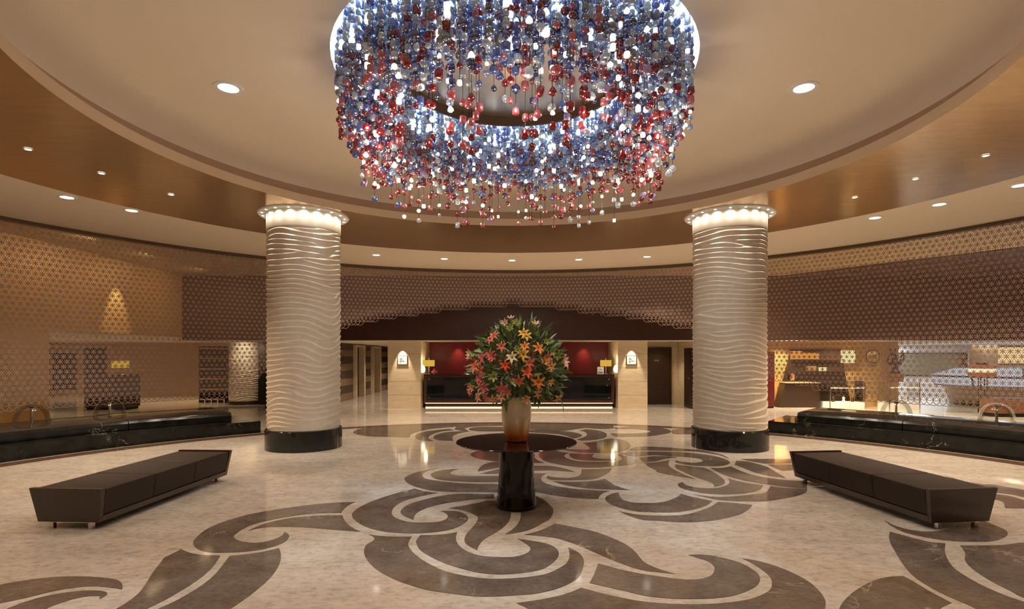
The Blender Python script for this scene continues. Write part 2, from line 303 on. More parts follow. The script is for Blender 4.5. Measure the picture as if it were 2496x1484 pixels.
 [(0.463,9.57),(0.477,9.288),(0.555,8.938),(0.709,8.719),(0.918,8.535),(1.111,8.449),(1.313,8.449),(1.531,8.535),(1.751,8.613),(1.892,8.692),(2.014,8.91),(2.043,9.139),(1.981,9.411),(1.843,9.634,1),(1.857,9.411),(1.842,9.198),(1.773,9.04),(1.548,8.927),(1.278,8.91),(1.072,8.966),(0.951,9.139),(0.897,9.38),(0.944,9.634),(1.024,9.733,1),(0.882,9.834),(0.778,10.008),(0.63,9.938),(0.517,9.834)],
 [(0.993,9.442),(1.029,9.667),(1.11,9.667),(1.448,9.615,1),(1.373,9.411),(1.395,9.258),(1.48,9.168),(1.745,9.18,1),(1.621,9.04),(1.4,9.006),(1.189,9.04),(1.041,9.168)],
 [(1.053,8.311,1),(1.296,8.335),(1.524,8.384,1),(1.437,8.121),(1.296,7.852),(1.145,7.661),(0.954,7.6),(0.725,7.58),(0.545,7.6),(0.489,7.724),(0.507,7.852,1),(0.603,7.766),(0.785,7.724),(0.915,7.809),(1.002,7.984),(1.033,8.168)],
 [(0.548,7.519,1),(0.894,7.48),(1.127,7.539),(1.292,7.661,1),(1.335,7.441),(1.359,7.288),(1.444,7.106),(1.517,7.008,1),(1.346,7.036),(1.099,7.071),(0.858,7.178),(0.658,7.345)],
 [(1.336,6.899,1),(1.315,6.704),(1.325,6.519),(1.419,6.416),(1.568,6.396),(1.726,6.416),(1.928,6.58),(2.046,6.736),(2.099,6.826,1),(2.162,6.704),(2.279,6.58),(2.362,6.484,1),(2.216,6.289),(2.012,6.126),(1.798,6.022),(1.579,6.009),(1.374,6.048),(1.251,6.152),(1.138,6.345),(1.112,6.549),(1.154,6.704),(1.25,6.833)],
 [(1.174,6.061,1),(1.315,5.947),(1.446,5.897),(1.583,5.885),(1.687,5.885),(1.835,5.91),(2.014,6.022),(2.224,6.206),(2.418,6.445,1),(2.562,6.402),(2.762,6.317,1),(2.635,6.126),(2.441,5.922),(2.209,5.777),(2.003,5.685),(1.755,5.651),(1.499,5.708),(1.371,5.731),(1.264,5.873)],
 [(2.242,6.8,1),(2.333,6.736),(2.511,6.672),(2.723,6.704),(2.99,6.8),(3.166,6.882),(3.303,7.071),(3.401,7.232,1),(3.542,7.142),(3.803,7.088,1),(3.685,6.899),(3.501,6.736),(3.223,6.58),(2.94,6.475),(2.636,6.49),(2.459,6.534),(2.317,6.688)],
 [(2.317,7.46,1),(2.235,7.383),(2.196,7.269),(2.192,7.142),(2.258,7.001),(2.378,6.866),(2.559,6.8),(2.769,6.816),(3.016,6.916),(3.193,7.071),(3.331,7.288,1),(3.184,7.402),(3.071,7.559),(3.027,7.724,1),(2.973,7.519),(2.879,7.326),(2.751,7.196),(2.621,7.124),(2.431,7.142),(2.321,7.251)],
 [(2.585,8.692,1),(2.718,8.587),(2.942,8.434,1),(2.976,8.168),(2.957,7.809),(2.911,7.519),(2.841,7.364),(2.737,7.251),(2.648,7.196,1),(2.697,7.402),(2.651,7.6),(2.597,7.766),(2.536,8.168),(2.511,8.409)],
 [(3.034,8.409,1),(3.218,8.419),(3.402,8.551,1),(3.406,8.262),(3.462,7.939),(3.599,7.724),(3.769,7.6),(4.026,7.519,1),(3.813,7.106,1),(3.602,7.178),(3.414,7.326),(3.234,7.519),(3.108,7.766),(3.052,7.984)],
 [(3.664,8.994,1),(3.803,8.966),(3.906,8.719),(3.942,8.459),(3.904,8.168),(3.849,7.724,1),(3.669,7.873),(3.571,8.121),(3.537,8.459),(3.51,8.665,1)],
 [(3.807,9.157,1),(4.163,9.168),(4.915,9.139,1),(4.732,8.8,1),(4.03,8.762,1),(3.898,8.938)],
 [(4.04,8.692,1),(4.683,8.708,1),(4.469,8.311,1),(4.034,8.215,1),(4.031,8.434)],
 [(2.15,10.043,1),(2.357,10.373),(2.614,10.411),(2.811,10.358),(3.322,10.114),(3.467,10.008),(3.646,9.538),(3.626,9.168,1),(3.556,9.602),(3.3,9.869),(2.967,9.938),(2.625,9.993),(2.513,10.008)],
 [(1.885,9.733,1),(2.234,9.834),(2.594,9.862),(3.043,9.801),(3.326,9.602),(3.507,9.319),(3.547,9.052),(3.501,8.827),(3.385,8.665),(3.222,8.561),(3.017,8.561),(2.786,8.639),(2.633,8.854,1),(2.683,9.04,1),(2.767,8.91),(2.903,8.838),(3.065,8.91),(3.137,9.04),(3.12,9.198),(2.983,9.319),(2.754,9.411),(2.5,9.518),(2.387,9.506),(2.093,9.411,1)],
 [(2.141,9.228,1),(2.355,9.38),(2.692,9.38),(2.792,9.276,1),(2.581,9.198),(2.348,8.966),(2.124,8.882,1)],
 [(2.121,8.827,1),(2.337,8.882),(2.594,9.04,1),(2.481,8.719),(2.442,8.51),(2.453,8.215),(2.499,7.895),(2.562,7.661,1),(2.344,7.852),(2.139,8.144),(2.161,8.215),(2.117,8.51)],
 [(1.396,10.853,1),(1.702,11.097),(2.072,11.457),(2.287,11.197),(2.296,10.666),(2.191,10.31),(2.01,9.977),(1.702,9.78),(1.36,9.741),(1.069,9.897),(0.889,10.182,1),(1.2,10.083),(1.416,10.141),(1.441,10.529)],
 [(2.43,13.235,1),(3.283,13.525),(3.577,13.235),(3.657,12.692),(3.566,12.374),(3.247,12.013),(2.861,11.784),(2.202,11.728,1),(2.199,12.251),(2.339,12.191,1),(2.989,12.312),(3.17,12.627),(2.961,12.931),(2.468,12.958,1)],
 [(3.748,12.823,1),(4.425,13.379,1),(4.021,12.131,1),(3.596,12.131)],
 [(-3.566,12.347),(-3.614,12.937),(-3.403,13.385),(-2.786,13.655),(-1.958,13.865),(-0.926,14.052),(-0.186,14.155,1),(-0.179,13.586,1),(-0.802,13.451),(-1.042,13.28),(-1.118,12.999),(-1.005,12.612),(-1.168,12.659,1),(-1.35,12.876,1),(-1.366,13.519,1),(-1.413,13.319),(-1.845,13.062),(-2.102,12.635),(-2.215,12.126),(-2.166,11.656,1),(-2.682,11.707),(-3.068,11.778),(-3.357,12.018)],
 [(-2.065,11.707),(-2.087,12.181),(-1.934,12.577),(-1.657,12.876),(-1.477,12.999,1),(-1.337,12.754,1),(-1.611,12.518),(-1.758,12.018),(-1.748,11.508),(-1.586,11.129,1),(-1.786,11.157),(-1.947,11.363)],
 [(-1.661,11.606),(-1.636,12.126),(-1.447,12.461),(-1.176,12.577,1),(-0.908,12.577,1),(-1.124,12.347),(-1.254,11.965),(-1.26,11.606),(-1.183,11.157,1),(-1.438,11.175),(-1.59,11.363)],
 [(-1.02,12.999),(-0.878,13.319),(-0.176,13.385,1),(-0.165,12.577,1),(-0.75,12.577),(-0.952,12.754)],
 [(0.398,14.112,1),(1.472,13.984),(2.533,13.797,1),(2.423,13.095,1),(2.165,12.958),(1.747,13.165,1),(1.542,12.958),(1.155,12.627),(0.808,12.627),(0.366,12.958,1)],
 [(0.362,12.823,1),(0.981,12.627),(1.315,12.499),(1.458,12.251),(1.528,12.013),(1.437,11.673),(1.269,11.457,1),(1.038,12.072),(0.618,12.312),(0.351,12.436,1)],
 [(1.738,12.958,1),(1.957,12.757),(2.078,12.436),(2.064,11.955),(1.924,11.51),(1.648,11.248),(1.403,11.147,1),(1.335,11.351,1),(1.51,11.618),(1.636,12.013),(1.651,12.436),(1.545,12.692,1)],
]

# ================================================================== SETTING
# ---- floor
floor = root('floor')
m = MB(); m.box(-26, 28, -6, 32, -.2, 0); m.build('floor_marble', M['floor'], floor)
m = MB(); m.lathe([(8.51,0.001),(8.51,.004),(8.84,.004),(8.84,.001)], .07, 5.48, 128); m.build('floor_border', M['border'], floor)
def smooth_loop(pts, sub=5):
    n = len(pts); out = []
    for i in range(n):
        p1, p2 = pts[i], pts[(i+1)%n]
        a, b = Vector(p1[:2]), Vector(p2[:2])
        p0 = None if len(p1) > 2 else Vector(pts[i-1][:2]); p3 = None if len(p2) > 2 else Vector(pts[(i+2)%n][:2])
        L = (b-a).length
        def tan(pp, p, q):
            d1, d2 = (p-pp).length**.5, (q-p).length**.5
            if d1 < 1e-6 or d2 < 1e-6: return (q-p)
            return ((p-pp)/d1 - (q-pp)/(d1+d2) + (q-p)/d2) * d2
        t1 = tan(p0, a, b) if p0 is not None else (b-a)
        t2 = -tan(p3, b, a) if p3 is not None else (b-a)
        if p0 is None and p3 is not None: t1 = (b-a)*1.5 - t2*.5
        if p3 is None and p0 is not None: t2 = (b-a)*1.5 - t1*.5
        for k in range(sub):
            t = k/sub; h = t*t*(3-2*t)
            out.append(tuple(a*(1-h) + b*h + t1*(t**3-2*t*t+t) + t2*(t**3-t*t)))
    return out
for pts in INLAYS:
    b = MB(); b.prism(smooth_loop(pts), .0005, .0035); b.build('marble_inlay', M['inlay'], floor)

# ---- ceiling
ceil = root('ceiling')
m = MB(); m.lathe([(7.64,ZC),(10.5,ZC)], CX, CY, 160); m.build('pale_ring', M['cream2'], ceil)
m = MB(); m.lathe([(4.74,ZC),(7.64,ZC)], CX, CY, 160); m.build('gold_leaf_ring', M['gold'], ceil)
m = MB(); m.lathe([(10.5,ZC),(38,ZC)], CX, CY, 160); m.build('outer_soffit', M['soffit'], ceil)
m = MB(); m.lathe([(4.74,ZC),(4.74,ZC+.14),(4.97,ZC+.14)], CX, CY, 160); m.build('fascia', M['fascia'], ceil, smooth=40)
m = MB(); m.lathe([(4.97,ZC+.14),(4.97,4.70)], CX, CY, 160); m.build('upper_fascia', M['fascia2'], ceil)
m = MB(); m.lathe([(4.97,4.70),(4.93,4.78),(4.82,4.85),(4.62,4.905),(4.3,4.94),(3.9,4.95),(2.04,4.95)], CX, CY, 160)
m.build('raised_disc', M['cream'], ceil, smooth=40)
m = MB(); m.lathe([(2.04,4.95),(2.04,5.3),(1.3,5.3)], CX, CY, 128); m.build('chandelier_recess', mat('recess_grey_paint', (.30,.32,.35), .55), ceil, smooth=40)
m = MB(); m.prism([(8.76,18),(12.3,13.2),(27,13.2),(27,18)], ZC-.03, ZC-.005); m.build('dark_reflection_sheet', M['maroon'], ceil)  # thin maroon sheet standing for a dark reflection in the glass
struct(MB().lathe([(10.43,ZC-.001),(10.43,ZC-.07),(10.57,ZC-.07),(10.57,ZC-.001)], CX, CY, 160).build('trim_1', M['lip']))

# ---- walls
def box_struct(name, mt, *b):
    return struct(MB().box(*b).build(name, mt))
wl = root('wall_left')
m = MB(); m.box(-11.1,-10.8,-5,12.83,0,ZC); m.box(-11.1,-10.8,12.83,18.3,2.34,ZC); m.build('gold_wall', M['goldwall'], wl)
m = MB(); m.box(-10.82,-10.78,-5,12.83,0,.12); m.build('skirting', M['wood'], wl)
box_struct('wall_back', M['stone'], -26, 28, -5.3, -5, 0, ZC)
box_struct('wall_right', M['stone'], 27, 27.3, -5, 32, 0, ZC)
hd = root('wall_header')
m = MB(); m.box(-10.8,27,18,18.25,2.24,ZC); m.build('maroon_bulkhead', M['maroon'], hd)
m = MB(); m.box(-10.8,27,17.98,18.25,2.225,2.245); m.build('edge_strip', M['cream'], hd)
m = MB(); m.box(-10.8,27,18.25,30.3,2.24,2.34); m.build('lower_ceiling', M['cream'], hd)
# lounge behind the left wall
m = MB(); m.box(-26,-10.81,12,24.3,2.33,2.43); struct(m.build('ceiling_lounge', M['cream']))
lw = root('wall_lounge')
m = MB(); m.box(-26,-8.6,24,24.3,0,2.4); m.box(-26,-25.7,8,24,0,2.4); m.box(-26,-11.1,11.7,12,0,2.4); m.build('gold_wall', M['goldwall'], lw)
def wpanel(x0, x1, y, z0, z1):
    m = MB(); m.box(x0,x1,y-.04,y,z0,z1); m.box(x0-.05,x0,y-.06,y,z0-.05,z1+.05); m.box(x1,x1+.05,y-.06,y,z0-.05,z1+.05)
    return m
wpanel(-19.95,-19.05,24,.28,1.87).build('dark_wall_panel', M['darkmetal'], lw)
m = wpanel(-18.6,-17.75,24,0,2.1); m.build('dark_wall_panel', M['darkmetal'], lw)
# wall behind the wavy column and left of the lobby
ml = root('wall_lobby')
m = MB(); m.box(-9.05,-6.62,19.6,19.8,0,2.24); m.box(-6.7,-6.62,19.8,24.2,0,2.24); m.build('black_wall', M['darkmetal'], ml)
m = MB(); m.box(-8.1,-6.5,18.02,18.2,0,2.24); m.build('black_wall', M['darkmetal'], ml)
stripe_d = noisy('dark_stripe_wood', [(.3,(.035,.022,.02)),(.7,(.06,.04,.035))], 4, .3)
stripe_b = noisy('brown_stripe_wood', [(.3,(.19,.125,.07)),(.7,(.25,.165,.095))], 4, .3)
zs = [0, .28, .58, .86, 1.16, 1.44, 1.72, 1.98, 2.24]
def stripes(x0, x1, y0, y1, par):
    for k in range(8):
        b = MB(); b.box(x0, x1, y0, y1, zs[k]+.004, zs[k+1]-.004)
        b.build('wall_plank', stripe_d if k % 2 else stripe_b, par)
for y0, y1 in ((18.25,22.5),(23.95,25.3),(26.85,30)): stripes(-6.62,-6.5,y0,y1,ml)
stripes(-6.5,-4.2,30,30.12,ml)
m = MB(); m.box(-6.62,-6.5,18.25,22.5,0,.35); 
m = MB(); m.box(-4.2,-4.08,20.02,30.1,0,2.24); m.build('cream_wall', M['stone'], ml)
for i, (y0, y1) in enumerate(((22.5,23.95),(25.3,26.85))):
    d = root('door_%d' % (i+1))
    m = MB(); m.box(-7.1,-6.38,y0,y0+.2,0,2.1); m.box(-7.1,-6.38,y1-.2,y1,0,2.1); m.box(-7.1,-6.38,y0,y1,2.1,2.2)
    m.build('door_frame', M['stone'], d)
    m = MB(); m.box(-7.1,-7.04,y0+.2,y1-.2,0,2.1); m.build('door_leaf', M['bronze'], d)
    m = MB(); m.box(-7.04,-7.035,(y0+y1)/2-.01,(y0+y1)/2+.01,0,2.1); m.build('door_gap', M['darkmetal'], d)
# cream piers either side of the reception niche
for nm, x0, x1 in (('wall_pier_left',-4.09,-3.0),('wall_pier_right',3.49,4.46)):
    w = root(nm); zz = [0,.45,.9,1.35,1.8,2.226]
    for k in range(5):
        b = MB(); b.box(x0,x1,18.1,20,zz[k]+(.003 if k else 0),zz[k+1]-.003); b.build('stone_panel', M['stone'], w)
    MB().box(x0+.01,x1-.01,18.13,19.98,0,2.22).build('core', M['stone'], w)
box_struct('wall_reception', M['red'], -3.0, 3.49, 20, 20.2, 0, 2.24)
# passage right of the right pier
pr = root('wall_passage')
MB().box(4.46,6.2,19.8,20,0,2.24).build('cream_wall', M['stone'], pr)
MB().box(5.96,6.2,18.0,19.8,0,2.24).build('cream_wall', M['stone'], pr)
MB().box(6.2,8.3,18.0,18.2,0,2.24).build('cream_wall', M['stone'], pr)
d = root('door_3')
MB().box(4.93,5.67,19.74,19.8,0,2.0).build('door_leaf', M['wood'], d)
m = MB(); m.box(4.88,4.93,19.7,19.8,0,2.05); m.box(5.67,5.72,19.7,19.8,0,2.05); m.box(4.93,5.67,19.7,19.8,2.0,2.05); m.build('door_frame', M['wood'], d)
MB().box(5.1,5.28,19.73,19.742,1.55,1.6).build('door_sign', M['chrome'], d)
d = root('door_4')
MB().box(5.9,5.96,18.1,18.85,0,2.0).build('door_leaf', M['wood'], d)
m = MB(); m.cyl(5.86,18.2,.98,1.0,.03); m.box(5.84,5.9,18.2,18.32,1.03,1.05); m.build('door_handle', M['chrome'], d)
# shop on the right
gw = root('wall_shop_front')
MB().box(8.3,13.36,19,19.25,0,2.24).build('gold_wall', M['goldwall'], gw)
box_struct('wall_shop_rear', M['white'], 13, 27, 24, 24.3, 0, 2.4)
m = MB(); m.box(13.3,27,18.3,24,2.22,2.236); struct(m.build('ceiling_shop', M['white']))
MB().box(19.3,19.98,22.6,23.2,0,2.2).build('brown_pier', noisy('brown_stone', [(.3,(.10,.06,.03)),(.7,(.16,.1,.05))], 6, .4), struct(root('wall_shop_pier')))

# ---- glass lattice screen (clear curved panes with printed rings)
TH = [0, 5, 10, 15, 20, 27.8, 32, 36, 38, 39.6, 41, 180]
ZL = [3.27, 3.22, 3.10, 2.98, 2.83, 2.50, 2.05, 1.60, 1.30, 1.18, .66, .66]
TR = [0, 5, 10, 15, 20, 29, 34, 40, 44.3, 46, 49.8, 52, 180]
ZR = [3.27, 3.22, 3.08, 2.95, 2.80, 2.43, 1.65, 1.02, .98, .86, .70, .66, .66]
def arch(t): return float(np.interp(-t, TH, ZL) if t < 0 else np.interp(t, TR, ZR))
RG = 10.5
screen = thing('lattice_glass_screen', 'tall curved clear glass screen printed with interlocking rings, arched open in front of the reception', 'glass screen', (CX, CY, 0))
RR = .119
SEG = 20
ca, sa = np.cos(np.linspace(0,2*np.pi,SEG,endpoint=False)), np.sin(np.linspace(0,2*np.pi,SEG,endpoint=False))
rows = np.arange(.66+RR, ZC-.07+RR*.9, RR*.866)
for k in range(-8, 8):
    t0, t1 = k*10.0, k*10+10.0
    tt = np.linspace(t0+.03, t1-.03, 11); pv, pf = [], []
    for t in tt:
        zb = arch(t) - .02 if arch(t) > .7 else .475
        for rr in (RG, RG+.012):
            for z in (zb, ZC-.03): pv.append((rr*math.sin(R(t)), rr*math.cos(R(t)), z))
    for i in range(10):
        a, b = i*4, i*4+4
        pf += [(a,b,b+1,a+1),(a+2,a+3,b+3,b+2),(a,a+2,b+2,b),(a+1,b+1,b+3,a+3)]
    pf += [(0,1,3,2),(40,42,43,41)]
    pane = MB().add(pv, pf).build('glass_pane', M['pane'], screen)
    C = []
    for j, z in enumerate(rows):
        s = np.arange(-200, 200) * RR + (RR/2 if j % 2 else 0)
        t = np.degrees(s/RG)
        for q in t[(t >= t0) & (t < t1)]:
            if z - RR >= arch(q) - .02: C.append((q, z))
    if not C: continue
    C = np.array(C); n = len(C)
    V = []
    for rad in (RR-.0062, RR+.0062):
        th = np.radians(C[:,0:1]) + rad*ca[None]/RG; z = C[:,1:2] + rad*sa[None]
        z = np.minimum(z, ZC-.045)
        V.append(np.stack([(RG-.006)*np.sin(th), (RG-.006)*np.cos(th), z], -1))
    V = np.stack(V, 1).reshape(-1,3)          # ring, inner/outer, seg
    b0 = (np.arange(n)*2*SEG)[:,None]; s0 = np.arange(SEG)[None]; s1 = (np.arange(SEG)+1) % SEG; s1 = s1[None]
    Q = np.stack([b0+s0, b0+s1, b0+SEG+s1, b0+SEG+s0], -1).reshape(-1,4)
    o = bpy.data.objects.new('ring_lattice', np_mesh('ring_lattice', V, Q)); COL.objects.link(o)
    o.data.materials.append(M['frit']); o.parent = pane; stuff(o)

# ================================================================== LIGHT FITTINGS
def downlight(loc, r, label, power, lens, group, spot=115, blend=.7):
    t = thing('ceiling_downlight', label, 'downlight', loc, 0, group)
    m = MB(); m.lathe([(r*.8,-.001),(r*.8,-.012),(r*1.12,-.012),(r*1.15,-.001)], 0, 0, 28); m.build('trim_ring', M['white'], t, smooth=40)
    m = MB(); m.cyl(0,0,-.008,-.002,r*.82,28); m.build('lens', lens, t)
    if power: lamp('downlight_lamp', 'SPOT', (0,0,-.03), power, WARM, t, None, spot_size=R(spot), spot_blend=blend, shadow_soft_size=r*.7)
    return t
far5 = [(-3.53,14.3),(-1.83,14.86),(0,15.1),(1.82,14.98),(3.57,14.55)]
wd = ['leftmost','second from left','middle','second from right','rightmost']
for p, w in zip(far5, wd):
    downlight((*p,ZC), .115, '%s of five round downlights in the far pale ceiling band' % w, P_DOWN, M['lens'], 'downlights in the pale ceiling ring')
for p, w in (((-7.4,9.14),'nearer and larger of two downlights in the pale ceiling band left of the left column'),((-6.89,9.96),'farther and smaller of two downlights in the pale ceiling band left of the left column'),
             ((6.92,10.48),'farthest of three downlights in the pale ceiling band right of the right column'),((7.43,9.56),'middle one of three downlights in the pale ceiling band right of the right column'),((7.85,8.5),'downlight in the pale ceiling band cut by the right picture edge')):
    downlight((*p,ZC), .12, w, P_DOWN, M['lens'], 'downlights in the pale ceiling ring')
for p, w in (((-6.18,7.02),'left gold ceiling ring, nearest the camera'),((-5.93,7.94),'left gold ceiling ring, middle of three'),((-5.57,8.98),'left gold ceiling ring, closest to the left column'),
             ((6.24,7.24),'right gold ceiling ring, nearest the camera'),((6.01,8.19),'right gold ceiling ring, middle of three'),((5.70,9.14),'right gold ceiling ring, closest to the right column')):
    downlight((*p,ZC), .045, 'tiny pinhole downlight in the '+w, P_SMALL, M['lens2'], 'pinhole downlights in the gold ring', 80)
for p, w in (((-3.42,6.63),'left'),((3.52,6.63),'right')):
    downlight((*p,4.95), .145, 'large round downlight in the raised ceiling %s of the bead chandelier' % w, P_BIG, M['lens'], 'large downlights in the raised ceiling', 120)
# the same fittings go on round the ring behind the camera
for p in ((-2.3,3.9),(2.4,3.9)): lamp('rear_downlight_lamp','SPOT',(*p,4.92),P_BIG*1.6,WARM,None,(*p,0),spot_size=R(120),spot_blend=.7,shadow_soft_size=.1)
for a in (-150,-120,120,150): q = (CX+8.3*math.sin(R(a)), CY+8.3*math.cos(R(a))); lamp('rear_downlight_lamp','SPOT',(*q,ZC-.03),P_DOWN,WARM,None,(*q,0),spot_size=R(115),spot_blend=.7,shadow_soft_size=.08)

# ================================================================== COLUMNS
def wavy_shaft(z0, z1, rad, nth, nz, seed, amp=.021, pitch=.098):
    g = random.Random(seed); W_ = [(g.randint(1,5), g.uniform(-4,4), g.uniform(0,6.28), g.uniform(.2,.5)) for _ in range(12)]
    D = [(g.uniform(0,6.28), g.uniform(z0,z1), g.choice((-1,1))) for _ in range(44)]
    th = np.linspace(0, 2*np.pi, nth, endpoint=False)[None]; z = np.linspace(z0, z1, nz)[:,None]
    ph = z/pitch*2*np.pi + 0*th
    for k, c, p, a in W_: ph = ph + a*4.5*np.sin(k*th + c*z + p)/k**.7
    for t, zc, s in D: ph = ph + s*np.arctan2((z-zc)*5, .75*np.sin(th-t))*1.0
    u = (ph/(2*np.pi)) % 1
    # long outward slope, then a narrow ledge on top
    prof = np.where(u < .80, (u/.80)**1.5, ((1-u)/.20)**.9)
    env = np.clip((z-z0)/.03,0,1)*np.clip((z1-z)/.03,0,1)
    r = rad - amp*.4 + amp*(prof)*env
    V = np.stack([r*np.cos(th), r*np.sin(th), z+0*th], -1).reshape(-1,3)
    i = (np.arange(nz-1)*nth)[:,None]; j = np.arange(nth)[None]; j2 = (j+1) % nth
    Q = np.stack([i+j, i+j2, i+nth+j2, i+nth+j], -1).reshape(-1,4)
    me = np_mesh('shaft', V, Q); me.shade_smooth(); return me
def column(loc, label, seed):
    t = thing('carved_column', label, 'column', loc, 0, 'wavy carved columns in the hall')
    m = MB(); m.lathe([(0,0),(.69,0),(.69,.355),(.675,.37),(0,.37)], 0, 0, 72); m.build('base', M['black2'], t, smooth=40)
    me = wavy_shaft(.37, 4.04, .652, 220, 620, seed); me.materials.append(M['plaster'])
    o = bpy.data.objects.new('shaft', me); COL.objects.link(o); o.parent = t
    m = MB(); m.lathe([(.60,4.035),(.655,4.035),(.662,4.06),(.662,ZC-.01)], 0, 0, 72); m.build('capital', M['capital'], t, smooth=40)
    m = MB(); m.lathe([(.66,ZC-.002),(.66,ZC-.02),(.80,ZC-.02),(.815,ZC-.002)], 0, 0, 72); lr = m.build('light_ring', M['white'], t, smooth=40)
    for k in range(18):
        a = 2*math.pi*(k+.5)/18; x, y = .735*math.cos(a), .735*math.sin(a)
        m = MB(); m.cyl(0,0,-.004,0,.018,12); m.build('spot_lens', M['lens2'], lr, loc=(x,y,ZC-.021))
        lamp('capital_lamp', 'SPOT', (loc[0]+x, loc[1]+y, ZC-.03), P_CAP, (1,.8,.6), None, (loc[0]+x*.75, loc[1]+y*.75, 3.4), spot_size=R(150), spot_blend=1, shadow_soft_size=.02)
        if k % 2: lamp('shaft_lamp', 'SPOT', (loc[0]+x*1.02, loc[1]+y*1.02, ZC-.03), P_CAP*12, (1,.8,.6), None, (loc[0]+x*.97, loc[1]+y*.97, 1.0), spot_size=R(34), spot_blend=1, shadow_soft_size=.02)
column((-3.93,10.4,0), 'thick wavy carved plaster column on a black drum base, left of the flower table', 3)
column((4.11,10.4,0), 'thick wavy carved plaster column on a black drum base, right of the flower table', 11)
t = thing('carved_column', 'smaller beige wavy column far back under the bulkhead, left of the big left column', 'column', (-9.68,20.0,0))
MB().lathe([(0,0),(.59,0),(.59,.12),(0,.12)], 0, 0, 48).build('base', M['wood'], t, smooth=40)
me = wavy_shaft(.12, 2.23, .56, 120, 260, 23); me.materials.append(M['plaster']); o = bpy.data.objects.new('shaft', me); COL.objects.link(o); o.parent = t

# ================================================================== CHANDELIER
ch = thing('bead_chandelier', 'huge round chandelier of hanging blue, clear and red glass beads in a lit ceiling recess', 'chandelier', (CX, CY, 0))
MB().lathe([(1.30,5.3),(1.36,5.3),(1.36,4.95),(1.33,4.95),(1.325,5.07)], 0, 0, 96).build('disc_rim', M['lip'], ch, smooth=40)
MB().lathe([(1.33,5.07),(1.0,5.10),(.5,5.13),(0,5.14)], 0, 0, 96).build('centre_disc', M['plate'], ch, smooth=True)
PAL = {'clear': ((.74,.85,.97),.30), 'ice': ((.44,.62,.92),.28), 'blue': ((.12,.22,.62),.2), 'navy': ((.02,.04,.26),.2), 'smoke': ((.22,.28,.38),.24),
       'rose': ((.62,.19,.25),.16), 'red': ((.36,.010,.028),.12), 'lilac': ((.50,.42,.74),.2)}
BM = {k: bead_mat(k+'_bead_glass', c, g) for k, (c, g) in PAL.items()}
BM['lit'] = glow('glint_bead', (1,.76,.58), 1.5)  # bead colours that glow: refracted sparkle of the lamps put in as emission
BM['litcool'] = glow('glint_bead_cool', (.8,.92,1), 1.5)
BK = list(BM)
def bead_shape(seed):
    g = random.Random(seed); n = 7
    prof = g.choice([[(.35,-.5),(.52,-.32),(.55,.1),(.45,.42),(.25,.52)], [(.42,-.52),(.5,-.45),(.5,.42),(.4,.5)], [(.30,-.52),(.56,-.28),(.5,.05),(.3,.35),(.12,.55)], [(.3,-.45),(.55,-.15),(.52,.2),(.28,.48)]])
    v, f = [], []
    for r, z in prof:
        for k in range(n):
            a = 2*math.pi*k/n; q = r*g.uniform(.86,1.14); v.append((q*math.cos(a), q*math.sin(a), z*g.uniform(.95,1.05)))
    L = len(prof)
    for i in range(L-1):
        for k in range(n): f.append((i*n+k, i*n+(k+1)%n, (i+1)*n+(k+1)%n, (i+1)*n+k))
    f += [tuple(range(n))[::-1], tuple(range((L-1)*n, L*n))]
    return v, f
SH = [bead_shape(s) for s in range(10)]
beads, wires = [], []
zbot = lambda r: np.interp(r, [1.4,1.5,1.65,1.75,1.85,1.98], [3.60,3.48,3.42,3.62,3.90,3.95])
for ri, r in enumerate(np.linspace(1.41, 1.945, 9)):
    n = int(2*math.pi*r/.130)
    for k in range(n):
        a = 2*math.pi*(k + rnd.uniform(-.28,.28) + .5*(ri % 2))/n; rr = r + rnd.uniform(-.03,.03)
        x, y = rr*math.cos(a), rr*math.sin(a)
        u = rnd.random(); b0 = zbot(rr); zb = b0 + .02 + .06*rnd.random() if u < .18 else b0 + .2 + rnd.random()*(4.22-b0-.2) if u < .60 else rnd.uniform(4.18, 4.46)
        z = 5.08 - rnd.uniform(0,.1)
        while z > zb:
            h = z - .0
            f = (z - 3.45)/1.5
            q = rnd.random()
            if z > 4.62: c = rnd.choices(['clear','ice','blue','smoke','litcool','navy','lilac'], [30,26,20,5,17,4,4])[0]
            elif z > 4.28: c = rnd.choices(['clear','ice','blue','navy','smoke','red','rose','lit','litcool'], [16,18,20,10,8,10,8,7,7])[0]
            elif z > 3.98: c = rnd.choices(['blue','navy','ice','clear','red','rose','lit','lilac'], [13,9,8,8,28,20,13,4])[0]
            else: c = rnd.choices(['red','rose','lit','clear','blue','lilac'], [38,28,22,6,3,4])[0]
            s = rnd.uniform(.047,.074) * (.78 if c.startswith('lit') else 1)
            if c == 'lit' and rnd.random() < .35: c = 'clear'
            beads.append((x, y, z, c, s, rnd.randrange(10), rnd.uniform(0,6.28)))
            z -= s*.95 + (abs(rnd.gauss(0,.02)) + (.0 if z > 4.6 else .02 if z > 4.3 else .065) + (rnd.random()**3*.16 if z < 4.35 else 0))
        wires.append((x, y, beads[-1][2]))
def seen(b):
    d = CY + b[1]; u = 1248 + (CX+b[0])/d*1340; v = 870 - (b[2]-H)/d*1340
    return d if (v > 10 and 780 < u < 1720) else 99
order = sorted(range(len(beads)), key=lambda i: seen(beads[i]))
near = set(order[:300])
cache = {}
for i in order[:300]:
    x, y, z, c, s, k, a = beads[i]
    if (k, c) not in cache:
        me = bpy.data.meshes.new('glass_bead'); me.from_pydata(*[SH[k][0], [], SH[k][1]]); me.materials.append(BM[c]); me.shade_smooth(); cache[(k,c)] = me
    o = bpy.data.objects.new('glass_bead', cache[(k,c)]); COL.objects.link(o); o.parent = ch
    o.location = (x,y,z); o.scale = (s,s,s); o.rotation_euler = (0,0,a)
vv, ff, mi = [], [], []
